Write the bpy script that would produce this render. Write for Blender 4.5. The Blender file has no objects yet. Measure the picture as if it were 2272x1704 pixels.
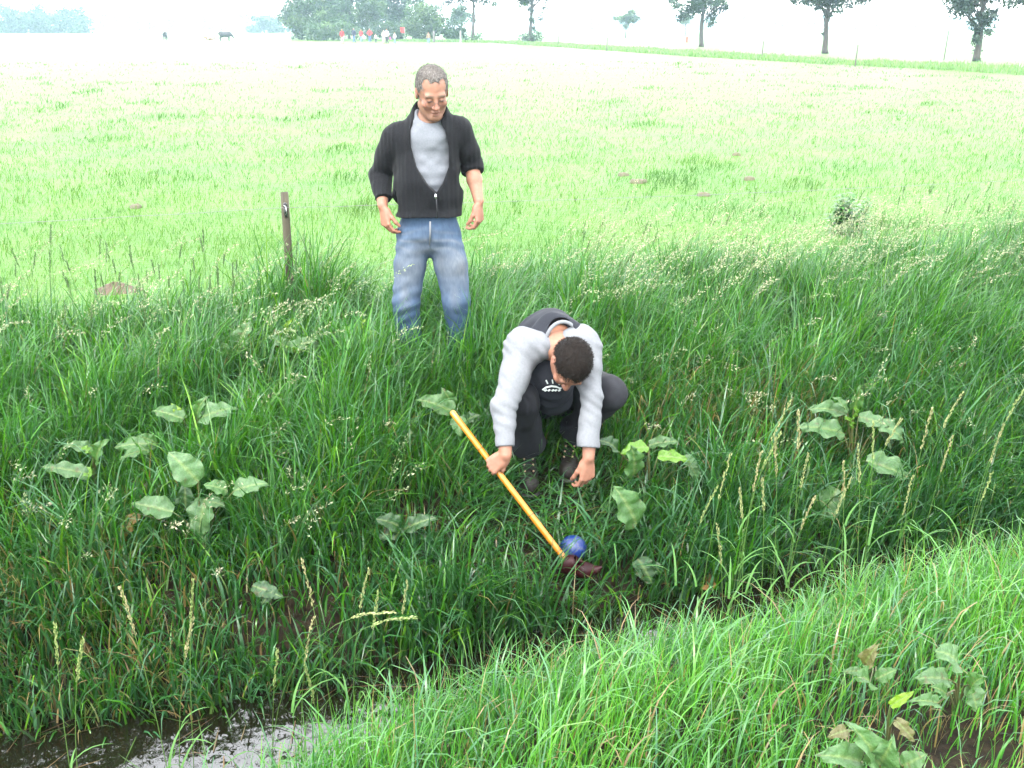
import bpy, math, random
import numpy as np
from mathutils import Vector, Matrix

R = math.radians
random.seed(7)
RNG = np.random.default_rng(11)
scene = bpy.context.scene
COL = scene.collection

# ------------------------------------------------------------------ camera
CAM_Z = 1.95
PITCH = R(19.72)
cam_data = bpy.data.cameras.new('camera')
cam_data.sensor_width = 36.0
cam_data.lens = 35.0
cam_data.clip_start = 0.05
cam_data.clip_end = 6000
cam = bpy.data.objects.new('camera', cam_data)
cam.location = (0, 0, CAM_Z)
cam.rotation_euler = (R(90) - PITCH, 0, 0)
COL.objects.link(cam)
scene.camera = cam

# ------------------------------------------------------------------ sky, sun, exposure (bright overcast)
SUN_EL, SUN_AZ = R(58), R(200)
world = bpy.data.worlds.new('World')
scene.world = world
world.use_nodes = True
wn = world.node_tree
wn.nodes.clear()
w_out = wn.nodes.new('ShaderNodeOutputWorld')
w_bg = wn.nodes.new('ShaderNodeBackground')
w_sky = wn.nodes.new('ShaderNodeTexSky')
w_sky.sky_type = 'NISHITA'
w_sky.sun_disc = False
w_sky.sun_elevation = SUN_EL
w_sky.sun_rotation = SUN_AZ
w_sky.air_density = 1.0
w_sky.dust_density = 1.0
w_hs = wn.nodes.new('ShaderNodeHueSaturation')      # cloud cover takes the blue out of the sky
w_hs.inputs['Saturation'].default_value = 0.22
w_bg.inputs['Strength'].default_value = 0.15
wn.links.new(w_sky.outputs[0], w_hs.inputs['Color'])
w_mix = wn.nodes.new('ShaderNodeMix')                # an even white cloud deck over the clear-sky model
w_mix.data_type = 'RGBA'
w_mix.inputs[0].default_value = 0.6
w_mix.inputs[7].default_value = (4.0, 4.1, 4.25, 1)
wn.links.new(w_hs.outputs[0], w_mix.inputs[6])
wn.links.new(w_mix.outputs[2], w_bg.inputs['Color'])
wn.links.new(w_bg.outputs[0], w_out.inputs['Surface'])

sun_data = bpy.data.lights.new('sun', 'SUN')
sun_data.energy = 0.6
sun_data.angle = R(28)
sun_data.color = (1.0, 0.97, 0.92)
sun = bpy.data.objects.new('sun', sun_data)
COL.objects.link(sun)
# direction towards the sun (sky texture: rotation clockwise from +Y)
sd = Vector((math.sin(SUN_AZ) * math.cos(SUN_EL), math.cos(SUN_AZ) * math.cos(SUN_EL), math.sin(SUN_EL)))
sun.rotation_euler = sd.to_track_quat('Z', 'Y').to_euler()
sun.location = (0, -5, 30)

scene.view_settings.view_transform = 'Standard'
scene.view_settings.look = 'None'
scene.view_settings.gamma = 1.0
scene.view_settings.use_curve_mapping = False
scene.view_settings.exposure = 3.65

scene.render.engine = 'CYCLES'
cy = scene.cycles
cy.max_bounces = 7
cy.diffuse_bounces = 2
cy.glossy_bounces = 2
cy.transmission_bounces = 4
cy.volume_bounces = 1
cy.caustics_reflective = False
cy.caustics_refractive = False

# ------------------------------------------------------------------ general helpers
F_PX, CX, CY = 2272 * 35.0 / 36.0, 1136.0, 852.0
SP, CP = math.sin(PITCH), math.cos(PITCH)


def at(u, v, Y):
    """the point seen at photo pixel (u, v) at the distance Y in front of the camera"""
    a, b = (u - CX) / F_PX, (CY - v) / F_PX
    t = Y / (CP + b * SP)
    return Vector((a * t, Y, CAM_Z + t * (-SP + b * CP)))


def tag(o, label=None, cat=None, group=None, kind=None):
    if label: o['label'] = label
    if cat: o['category'] = cat
    if group: o['group'] = group
    if kind: o['kind'] = kind
    return o


def empty(name, loc=(0, 0, 0), rz=0.0):
    o = bpy.data.objects.new(name, None)
    o.empty_display_size = 0.1
    o.location = loc
    o.rotation_euler = (0, 0, rz)
    COL.objects.link(o)
    return o


def new_obj(name, me, mat=None, parent=None):
    o = bpy.data.objects.new(name, me)
    COL.objects.link(o)
    if mat is not None and not me.materials:
        me.materials.append(mat)
    if parent is not None:
        o.parent = parent
    return o


def mesh_np(name, V, Fq, smooth=True):
    """mesh from numpy vertices and an (n,k) face array, all faces of k corners"""
    me = bpy.data.meshes.new(name)
    V = np.asarray(V, np.float32)
    Fq = np.asarray(Fq, np.int32)
    n, k = Fq.shape
    me.vertices.add(len(V))
    me.vertices.foreach_set('co', V.ravel())
    me.loops.add(n * k)
    me.loops.foreach_set('vertex_index', Fq.ravel())
    me.polygons.add(n)
    me.polygons.foreach_set('loop_start', np.arange(0, n * k, k, dtype=np.int32))
    if smooth:
        me.polygons.foreach_set('use_smooth', np.ones(n, bool))
    me.update(calc_edges=True)
    return me


def mesh_mixed(name, V, faces, smooth=True):
    me = bpy.data.meshes.new(name)
    me.from_pydata([tuple(map(float, v)) for v in V], [], [tuple(map(int, f)) for f in faces])
    if smooth:
        me.polygons.foreach_set('use_smooth', np.ones(len(me.polygons), bool))
    me.update()
    return me


ALB = 0.64          # colours below are written relative to this reflectance scale


def set_col(me, C, name='tint'):
    a = me.color_attributes.new(name, 'FLOAT_COLOR', 'POINT')
    C = np.asarray(C, np.float32)
    if name == 'tint': C = C * ALB
    if C.shape[1] == 3:
        C = np.concatenate([C, np.ones((len(C), 1), np.float32)], 1)
    a.data.foreach_set('color', C.ravel())


_lat = np.random.default_rng(3).random((64, 64, 64)).astype(np.float32)


def vnoise(P, scale=1.0, seed=0):
    """value noise in 0..1 at points P (n,2 or n,3)"""
    P = np.asarray(P, np.float32) * scale + seed * 17.31 + 1000.0
    if P.shape[-1] == 2:
        P = np.concatenate([P, np.full(P.shape[:-1] + (1,), 0.5 + seed, np.float32)], -1)
    i = np.floor(P).astype(np.int64)
    f = (P - i).astype(np.float32)
    f = f * f * (3 - 2 * f)
    i0 = i & 63
    i1 = (i + 1) & 63
    x0, y0, z0 = i0[..., 0], i0[..., 1], i0[..., 2]
    x1, y1, z1 = i1[..., 0], i1[..., 1], i1[..., 2]
    fx, fy, fz = f[..., 0], f[..., 1], f[..., 2]
    a = _lat[x0, y0, z0] * (1 - fx) + _lat[x1, y0, z0] * fx
    b = _lat[x0, y1, z0] * (1 - fx) + _lat[x1, y1, z0] * fx
    c = _lat[x0, y0, z1] * (1 - fx) + _lat[x1, y0, z1] * fx
    d = _lat[x0, y1, z1] * (1 - fx) + _lat[x1, y1, z1] * fx
    a = a * (1 - fy) + b * fy
    c = c * (1 - fy) + d * fy
    return a * (1 - fz) + c * fz


# ------------------------------------------------------------------ materials
def nt(name):
    m = bpy.data.materials.new(name)
    m.use_nodes = True
    n = m.node_tree.nodes
    return m, n, m.node_tree.links, n['Principled BSDF'], n['Material Output']


def mat_plain(name, col, rough=0.6, col2=None, scale=20.0, bump=0.0, bscale=None, metal=0.0, spec=0.5, sheen=0.0, stretch=None):
    m, n, l, p, out = nt(name)
    if not metal:
        col = tuple(q * ALB for q in col)
        col2 = tuple(q * ALB for q in col2) if col2 is not None else None
    p.inputs['Base Color'].default_value = (*col, 1)
    p.inputs['Roughness'].default_value = rough
    p.inputs['Metallic'].default_value = metal
    p.inputs['Specular IOR Level'].default_value = spec
    if sheen:
        p.inputs['Sheen Weight'].default_value = sheen
        p.inputs['Sheen Roughness'].default_value = 0.4
    tc = n.new('ShaderNodeTexCoord')
    src = tc.outputs['Object']
    if stretch:
        mp = n.new('ShaderNodeMapping')
        mp.inputs['Scale'].default_value = stretch
        l.new(src, mp.inputs[0]); src = mp.outputs[0]
    if col2 is not None:
        t = n.new('ShaderNodeTexNoise')
        t.inputs['Scale'].default_value = scale
        t.inputs['Detail'].default_value = 5
        t.inputs['Roughness'].default_value = 0.65
        l.new(src, t.inputs['Vector'])
        r = n.new('ShaderNodeValToRGB')
        r.color_ramp.elements[0].position = 0.32
        r.color_ramp.elements[1].position = 0.68
        r.color_ramp.elements[0].color = (*col, 1)
        r.color_ramp.elements[1].color = (*col2, 1)
        l.new(t.outputs['Fac'], r.inputs[0])
        l.new(r.outputs[0], p.inputs['Base Color'])
    if bump:
        t2 = n.new('ShaderNodeTexNoise')
        t2.inputs['Scale'].default_value = bscale or scale * 3
        t2.inputs['Detail'].default_value = 4
        l.new(src, t2.inputs['Vector'])
        b = n.new('ShaderNodeBump')
        b.inputs['Strength'].default_value = bump
        b.inputs['Distance'].default_value = 0.004
        l.new(t2.outputs['Fac'], b.inputs['Height'])
        l.new(b.outputs[0], p.inputs['Normal'])
    return m


def mat_leaf(name, rough=0.38, trans=0.38, spec=0.5, attr='tint', veins=False, tcol=(1.1, 1.2, 0.6), sheen=0.0):
    """thin leaf: per-blade colour attribute, glossy cuticle, light coming through"""
    m, n, l, p, out = nt(name)
    a = n.new('ShaderNodeAttribute'); a.attribute_name = attr
    col = a.outputs['Color']
    if veins:
        tc = n.new('ShaderNodeTexCoord')
        t = n.new('ShaderNodeTexNoise'); t.inputs['Scale'].default_value = 45; t.inputs['Detail'].default_value = 6
        l.new(tc.outputs['Object'], t.inputs['Vector'])
        mx = n.new('ShaderNodeMix'); mx.data_type = 'RGBA'; mx.blend_type = 'MULTIPLY'
        r = n.new('ShaderNodeValToRGB')
        r.color_ramp.elements[0].position = 0.35; r.color_ramp.elements[0].color = (0.78, 0.77, 0.68, 1)
        r.color_ramp.elements[1].position = 0.6; r.color_ramp.elements[1].color = (1.1, 1.1, 1.05, 1)
        l.new(t.outputs['Fac'], r.inputs[0])
        mx.inputs[0].default_value = 1.0
        l.new(col, mx.inputs[6]); l.new(r.outputs[0], mx.inputs[7])
        col = mx.outputs[2]
        b = n.new('ShaderNodeBump'); b.inputs['Strength'].default_value = 0.5; b.inputs['Distance'].default_value = 0.004
        l.new(t.outputs['Fac'], b.inputs['Height']); l.new(b.outputs[0], p.inputs['Normal'])
    l.new(col, p.inputs['Base Color'])
    p.inputs['Roughness'].default_value = rough
    p.inputs['Specular IOR Level'].default_value = spec
    if sheen:
        p.inputs['Sheen Weight'].default_value = sheen
    tr = n.new('ShaderNodeBsdfTranslucent')
    mul = n.new('ShaderNodeMix'); mul.data_type = 'RGBA'; mul.blend_type = 'MULTIPLY'
    mul.inputs[0].default_value = 1.0
    mul.inputs[7].default_value = (*tcol, 1)
    l.new(col, mul.inputs[6])
    l.new(mul.outputs[2], tr.inputs['Color'])
    ms = n.new('ShaderNodeMixShader'); ms.inputs[0].default_value = trans
    l.new(p.outputs[0], ms.inputs[1]); l.new(tr.outputs[0], ms.inputs[2])
    l.new(ms.outputs[0], out.inputs['Surface'])
    return m


M_GRASS = mat_leaf('grass_blade', rough=0.28, trans=0.36, spec=0.38)
M_FIELD = mat_leaf('pasture_blade', rough=0.45, trans=0.45, spec=0.10, sheen=0.0)
M_SEED = mat_leaf('seed_head', rough=0.6, trans=0.3, spec=0.3, tcol=(1.05, 1.05, 0.8))
M_DOCK = mat_leaf('dock_leaf', rough=0.42, trans=0.30, spec=0.35, veins=True)
M_TREE = mat_leaf('tree_leaf', rough=0.5, trans=0.3, spec=0.4)

# ------------------------------------------------------------------ terrain
WATER_Z = -0.50
WATER_W = 0.55


_EX = np.linspace(-1600, 1600, 2)
_ex = np.arange(-14, 16, .05)
_ey = np.interp(_ex, [-14, -5, -2.5, -1.5, -.9, 0, .9, 2.3, 4, 6, 16], [1.2, 2.62, 3.0, 3.14, 3.27, 3.66, 4.06, 4.5, 4.85, 5.1, 6.0])
_k = np.exp(-(np.arange(-16, 17) / 7.0) ** 2); _k /= _k.sum()
_ey = np.convolve(np.pad(_ey, 16, mode='reflect', reflect_type='odd'), _k, 'valid')
_EX, _EY = np.concatenate([[-1600], _ex, [1600]]), np.concatenate([[_ey[0] - 120], _ey, [_ey[-1] + 60]])


def water_w(x):
    return WATER_W + 0.42 * np.clip(-(np.asarray(x) + 0.25) / 1.1, 0, .75)


def edge_y(x):
    return np.interp(x, _EX, _EY)


def ditch_s(x, y):
    """distance from the far edge of the water, positive on the far side"""
    return (y - edge_y(x)) * 0.93


def ground_z(x, y, rough=True):
    x = np.asarray(x, np.float64); y = np.asarray(y, np.float64)
    s = ditch_s(x, y)
    wob = (vnoise(np.stack([x, y], -1), 1.3, 1) - 0.5) * 0.12 * np.clip(1.5 - np.abs(s), 0, 1)
    s2 = s + wob
    far = np.interp(s2, [-.2, 0, 0.22, 0.5, 0.9, 1.4, 1.9, 2.6, 3.2], [-0.66, -0.52, -0.40, -0.30, -0.19, -0.07, -0.01, 0.02, 0.0])
    ww = water_w(x)
    q = -ww - s2
    near = np.interp(q, [-.2, 0, 0.22, 0.42, 0.75, 1.4, 3.0], [-0.66, -0.52, -0.27, -0.08, 0.03, 0.10, 0.16])
    z = np.where(s2 > -ww * .5, far, near)
    if rough:
        P = np.stack([x, y], -1)
        d = np.hypot(x, y)
        amp = np.interp(d, [0, 6, 30, 90], [0.03, 0.05, 0.08, 0.0])
        wet = np.clip(np.maximum(s, -ww - s) / 0.5, 0, 1)
        z = z + (vnoise(P, 1.1, 2) - 0.5) * amp * wet + (vnoise(P, 4.0, 3) - 0.5) * 0.025 * wet
    return z


def gz(x, y):
    return float(ground_z(np.array([x]), np.array([y]))[0])


def on_ground(u, v, dz=0.0):
    """where the view ray through a photo pixel meets the terrain raised by dz"""
    lo = 1.2
    for k in range(900):
        Y = 1.2 + k * 0.012 if k < 700 else 9.6 + (k - 700) * 0.25
        p = at(u, v, Y)
        if p.z <= gz(p.x, p.y) + dz:
            return p
    return p


def build_ground():
    def axis(lo, hi, step, far, growth):
        a = list(np.arange(lo, hi + 1e-6, step))
        s = step
        while a[-1] < far:
            s *= growth
            a.append(a[-1] + s)
        s = step
        b = [a[0]]
        while b[-1] > -far:
            s *= growth
            b.append(b[-1] - s)
        return np.array(sorted(set(b[1:] + a)))
    xs = axis(-3.2, 4.2, 0.045, 1400, 1.09)
    ys = axis(1.4, 7.5, 0.045, 1400, 1.09)
    ys = ys[ys > -60]
    X, Y = np.meshgrid(xs, ys, indexing='ij')
    Z = ground_z(X.ravel(), Y.ravel())
    V = np.stack([X.ravel(), Y.ravel(), Z], -1)
    nx, ny = len(xs), len(ys)
    idx = np.arange(nx * ny).reshape(nx, ny)
    Fq = np.stack([idx[:-1, :-1].ravel(), idx[1:, :-1].ravel(), idx[1:, 1:].ravel(), idx[:-1, 1:].ravel()], -1)
    me = mesh_np('ground', V, Fq)
    s = ditch_s(V[:, 0], V[:, 1])
    # bare, dark wet earth low in the ditch and in a trodden place; grassy sod elsewhere
    soil = np.clip(1 - np.maximum(s, -WATER_W - s) / 1.5, 0, 1)
    soil = np.clip(soil + 0.9 * np.exp(-((V[:, 0] - 1.25) ** 2 + (V[:, 1] - 2.15) ** 2) / 0.16), 0, 1)
    soil = np.clip(soil + np.clip((3.2 - s) * 2, 0, 1) * np.clip((s + 2.2) * 2, 0, 1) * 0.6, 0, 1)
    set_col(me, np.stack([soil, soil, soil], -1), 'soil')
    m, n, l, p, out = nt('meadow_ground')
    tc = n.new('ShaderNodeTexCoord')
    def noise(scale, detail=6, rough=0.6, vec=None):
        t = n.new('ShaderNodeTexNoise'); t.inputs['Scale'].default_value = scale
        t.inputs['Detail'].default_value = detail; t.inputs['Roughness'].default_value = rough
        l.new(vec or tc.outputs['Object'], t.inputs['Vector'])
        return t
    t1 = noise(0.55, 8, 0.7)
    r1 = n.new('ShaderNodeValToRGB')
    e = r1.color_ramp.elements
    e[0].position = 0.36; e[0].color = (0.0330, 0.0950, 0.0090, 1)
    e[1].position = 0.60; e[1].color = (0.0540, 0.1180, 0.0150, 1)
    l.new(t1.outputs['Fac'], r1.inputs[0])
    t2 = noise(30, 6)
    r2 = n.new('ShaderNodeValToRGB')
    e = r2.color_ramp.elements
    e[0].position = 0.35; e[0].color = (0.0048, 0.0035, 0.0022, 1)
    e[1].position = 0.7; e[1].color = (0.0192, 0.0141, 0.0077, 1)
    l.new(t2.outputs['Fac'], r2.inputs[0])
    at_ = n.new('ShaderNodeAttribute'); at_.attribute_name = 'soil'
    mx = n.new('ShaderNodeMix'); mx.data_type = 'RGBA'
    l.new(at_.outputs['Fac'], mx.inputs[0]); l.new(r1.outputs[0], mx.inputs[6]); l.new(r2.outputs[0], mx.inputs[7])
    l.new(mx.outputs[2], p.inputs['Base Color'])
    p.inputs['Roughness'].default_value = 0.55
    p.inputs['Specular IOR Level'].default_value = 0.06
    inv = n.new('ShaderNodeMath'); inv.operation = 'MULTIPLY_ADD'
    inv.inputs[1].default_value = -1.0; inv.inputs[2].default_value = 1.0
    l.new(at_.outputs['Fac'], inv.inputs[0])
    sh_ = n.new('ShaderNodeMath'); sh_.operation = 'MULTIPLY'; sh_.inputs[1].default_value = 0.05
    l.new(inv.outputs[0], sh_.inputs[0])
    l.new(sh_.outputs[0], p.inputs['Sheen Weight'])       # fine dewy tips of the short sward
    p.inputs['Sheen Roughness'].default_value = 0.35
    p.inputs['Sheen Tint'].default_value = (0.97, 1.0, 0.80, 1)
    b = n.new('ShaderNodeBump'); b.inputs['Strength'].default_value = 0.7; b.inputs['Distance'].default_value = 0.05
    t3 = noise(9, 8, 0.7)
    l.new(t3.outputs['Fac'], b.inputs['Height']); l.new(b.outputs[0], p.inputs['Normal'])
    o = new_obj('ground', me, m)
    tag(o, kind='structure')
    return o


build_ground()

# ------------------------------------------------------------------ water in the ditch
def build_water():
    xs = np.arange(-6, 7.01, 0.12)
    V, Fq = [], []
    W = np.linspace(0.14, -WATER_W - 0.56, 12)
    for x in xs:
        for w in W:
            V.append((x, edge_y(np.array(x)) + w / 0.93, WATER_Z))
    k = len(W)
    for i in range(len(xs) - 1):
        for j in range(k - 1):
            a = i * k + j
            Fq.append((a, a + 1, a + k + 1, a + k))
    me = mesh_np('water', np.array(V), np.array(Fq)[:, ::-1])
    m, n, l, p, out = nt('ditch_water')
    p.inputs['Base Color'].default_value = (0.004, 0.003, 0.002, 1)
    p.inputs['Roughness'].default_value = 0.03
    p.inputs['IOR'].default_value = 1.5
    p.inputs['Specular IOR Level'].default_value = 1.0
    tc = n.new('ShaderNodeTexCoord')
    t = n.new('ShaderNodeTexNoise'); t.inputs['Scale'].default_value = 6; t.inputs['Detail'].default_value = 3
    l.new(tc.outputs['Object'], t.inputs['Vector'])
    b = n.new('ShaderNodeBump'); b.inputs['Strength'].default_value = 0.5; b.inputs['Distance'].default_value = 0.03
    l.new(t.outputs['Fac'], b.inputs['Height']); l.new(b.outputs[0], p.inputs['Normal'])
    o = new_obj('water', me, m)
    tag(o, kind='structure')


build_water()

# ------------------------------------------------------------------ grass
def in_view(x, y, margin=1.22, extra=0.5):
    d = np.maximum(y * CP + (CAM_Z) * SP, 0.3)
    return np.abs(x) < d * (CX / F_PX) * margin + extra


def blade_mesh(name, P, L, W, phi, a0, curl, twist, C, nseg, mat, power=1.4, tipcol=None):
    """ribbon blades: root P, length L, width W, azimuth phi, first lean a0, total bend curl"""
    N = len(P)
    d = np.stack([np.cos(phi), np.sin(phi), np.zeros(N)], -1)
    side = np.stack([-np.sin(phi + twist), np.cos(phi + twist), np.zeros(N)], -1)
    rings = []
    pos = P.astype(np.float64).copy()
    ts = np.linspace(0, 1, nseg + 1)
    V = np.zeros((N, 2 * nseg + 1, 3), np.float32)
    CC = np.zeros((N, 2 * nseg + 1, 3), np.float32)
    for i, t in enumerate(ts):
        w = W * (0.62 + 0.38 * min(1, t * 4)) * (1 - t ** 2.2) if t < 1 else W * 0
        if i > 0:
            tm = 0.5 * (t + ts[i - 1])
            a = a0 + curl * tm ** power
            step = (L / nseg)[:, None]
            pos = pos + step * (np.sin(a)[:, None] * d + np.cos(a)[:, None] * np.array([0, 0, 1.0]))
        col = C if tipcol is None else C * (1 - t * t) + tipcol * t * t
        if i < nseg:
            V[:, 2 * i] = pos - side * (w * 0.5)[:, None]
            V[:, 2 * i + 1] = pos + side * (w * 0.5)[:, None]
            CC[:, 2 * i] = col; CC[:, 2 * i + 1] = col
        else:
            V[:, 2 * i] = pos
            CC[:, 2 * i] = col
    k = 2 * nseg + 1
    base = (np.arange(N) * k)[:, None]
    tris = []
    for i in range(nseg - 1):
        a = 2 * i
        tris.append(np.stack([a + 0, a + 1, a + 3], 0)); tris.append(np.stack([a + 0, a + 3, a + 2], 0))
    a = 2 * (nseg - 1)
    tris.append(np.array([a, a + 1, a + 2]))
    T = np.array(tris)
    Fq = (base[:, :, None] + T[None]).reshape(-1, 3)
    me = mesh_np(name, V.reshape(-1, 3), Fq)
    set_col(me, CC.reshape(-1, 3))
    return me


def pick_cols(n, table, weights):
    table = np.array(table); weights = np.array(weights) / np.sum(weights)
    i = RNG.choice(len(table), n, p=weights)
    c = table[i] * RNG.uniform(0.75, 1.25, (n, 1)) * RNG.uniform(0.93, 1.07, (n, 3))
    return c


def lerp(a, b, t):
    return a * (1 - t) + b * t


# shortened / flattened places: around the crouching man, his club and the ball
def trampled(x, y):
    t = np.exp(-(((x - 0.16) / 0.36) ** 2 + ((y - 4.42) / 0.42) ** 2) ** 2)
    t = np.maximum(t, .3 * np.exp(-(((x - 0.27) / 0.12) ** 2 + ((y - 3.95) / 0.10) ** 2) ** 2))
    # along the club
    px, py = -0.264, 4.21
    qx, qy = 0.259, 3.90
    ab = np.array([qx - px, qy - py])
    s = np.clip(((x - px) * ab[0] + (y - py) * ab[1]) / (ab @ ab), 0, 1)
    dd = np.hypot(x - px - s * ab[0], y - py - s * ab[1])
    t = np.maximum(t, 0.9 * np.exp(-(dd / 0.13) ** 2))
    return t


DOCK_ROOTS = [(449, 1225), (428, 1010), (216, 1105), (360, 1020), (530, 800), (642, 800), (801, 775), (1012, 975), (893, 1215), (1440, 1110), (1886, 1060), (1955, 1700), (2120, 1590), (1935, 1520), (1430, 1300), (600, 1345)]          # where the docks shade out the grass round their feet


def dock_shade(x, y):
    t = np.zeros(len(x))
    for u, v in DOCK_ROOTS:
        p = on_ground(u, v)
        t = np.maximum(t, np.exp(-(((x - p.x) / .26) ** 2 + ((y - p.y + .10) / .30) ** 2) ** 2))
    return t


GREEN = [(0.050, 0.195, 0.014), (0.075, 0.255, 0.014), (0.038, 0.150, 0.022), (0.058, 0.175, 0.066), (0.13, 0.31, 0.020)]


def build_bank_grass():
    # far bank of the ditch up to the fence line: long, arching, hanging towards the water
    n0 = 200000
    x = RNG.uniform(-5.2, 6.2, n0)
    s = RNG.uniform(-0.10, 3.35, n0)
    y = s / 0.93 + edge_y(x)
    P2 = np.stack([x, y], -1)
    clump = vnoise(P2, 3.2, 5)
    fence_fade = np.clip((3.3 - s + (vnoise(P2, 1.0, 6) - .5) * 1.6) / 0.7, 0, 1)
    keep = in_view(x, y, 1.15, 0.35) & (RNG.random(n0) < np.clip(0.16 + 1.45 * clump ** 1.4, 0, 1) * (0.15 + 0.85 * fence_fade))
    # fewer shoots right at the water's edge, thick on the slope
    keep &= RNG.random(n0) < np.interp(s, [-0.1, 0.0, 0.15, 0.5], [0.30, 0.8, 1, 1])
    keep &= RNG.random(n0) < np.interp(s, [0.0, 0.2, 0.8, 1.2], [1, .72, .8, 1])
    tr = trampled(x, y)
    keep &= RNG.random(n0) > tr * 0.15
    x, y, s, clump, tr, fence_fade = (q[keep] for q in (x, y, s, clump, tr, fence_fade))
    P2 = P2[keep]
    n = len(x)
    z = ground_z(x, y) - 0.01
    up = np.interp(s, [0, 0.8, 1.4, 2.2, 3.3], [0, 0.15, 0.7, 1, 0.85])      # bank foot .. bank top
    L = RNG.uniform(0.22, 0.56, n) * (0.70 + 0.6 * clump) * lerp(1.0, 1.22, up)
    L *= lerp(0.50, 1.0, fence_fade)
    L *= 1 - 0.45 * tr
    L *= 1 - 0.50 * dock_shade(x, y)
    L *= lerp(1.0, np.interp(s, [0.0, 0.25, 0.6], [0.55, 0.75, 1.0]), np.clip((0.1 - x) / 0.8, 0, 1))
    W = RNG.uniform(0.0055, 0.0135, n) * (0.8 + 0.4 * RNG.random(n))
    # azimuth: downhill (towards the camera, a little to the right), looser near the top, wind to the right
    phi = lerp(-1.25 + RNG.normal(0, 1.0, n), -0.1 + RNG.normal(0, 1.3, n), up)
    rnd = RNG.random(n) < 0.35
    phi = np.where(rnd, RNG.uniform(-np.pi, np.pi, n), phi)
    a0 = np.abs(RNG.normal(0.15, 0.14, n)) + (1 - up) * 0.06 + tr * RNG.uniform(0.35, 0.9, n)
    curl = np.where(RNG.random(n) < .3, RNG.uniform(1.5, 2.7, n), RNG.uniform(0.2, 1.5, n))
    bend = RNG.uniform(1.3, 3.2, n)                 # most blades stand up and bend over near the tip
    C = pick_cols(n, GREEN, [4, 3, 3, 2.4, 1.0]) * .84
    shaded_reed = RNG.random(n) < np.interp(s, [0.2, 1.2], [0.5, 0.0])       # broad blue-green water grass low on the bank, also darkened to stand for shade
    C[shaded_reed] = pick_cols(int(shaded_reed.sum()), [(0.026, 0.104, 0.024), (0.036, 0.122, 0.048), (0.022, 0.092, 0.016)], [2, 1, 1])
    W[shaded_reed] *= 1.2
    L[shaded_reed] *= 1.15
    # straw: dead matted blades in patches low on the slope
    straw_p = 0.05 + 0.09 * np.exp(-((s - 0.6) / 0.4) ** 2) + 0.55 * np.exp(-(((x - 1.15) / 0.55) ** 2 + ((y - 5.1) / 0.30) ** 2)) + 0.45 * np.exp(-(((x + 1.9) / 0.5) ** 2 + ((y - 3.35) / 0.35) ** 2)) \
        + 0.25 * np.exp(-(((x + 1.3) / 0.3) ** 2 + ((y - 3.5) / 0.25) ** 2))
    st = RNG.random(n) < straw_p * 0.75
    C[st] = pick_cols(int(st.sum()), [(0.30, 0.21, 0.09), (0.20, 0.15, 0.06), (0.15, 0.19, 0.05)], [1, 1, 1])
    L[st] *= 0.8
    W[st] *= 0.7
    pale = RNG.random(n) < 0.10 + 0.14 * up
    C[pale] = C[pale] * 0.6 + np.array([0.050, 0.125, 0.055])
    L *= 1 + 0.9 * np.exp(-(((x + 1.40) / 0.5) ** 2 + ((y - 5.95) / 0.28) ** 2))
    L *= 1 + 0.05 * np.exp(-(((x + 0.40) / 0.45) ** 2 + ((y - 5.25) / 0.35) ** 2))
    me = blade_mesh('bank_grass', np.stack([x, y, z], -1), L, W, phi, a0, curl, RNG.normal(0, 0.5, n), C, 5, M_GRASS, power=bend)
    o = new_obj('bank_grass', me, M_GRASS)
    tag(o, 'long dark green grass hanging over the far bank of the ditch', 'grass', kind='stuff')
    return n


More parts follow.
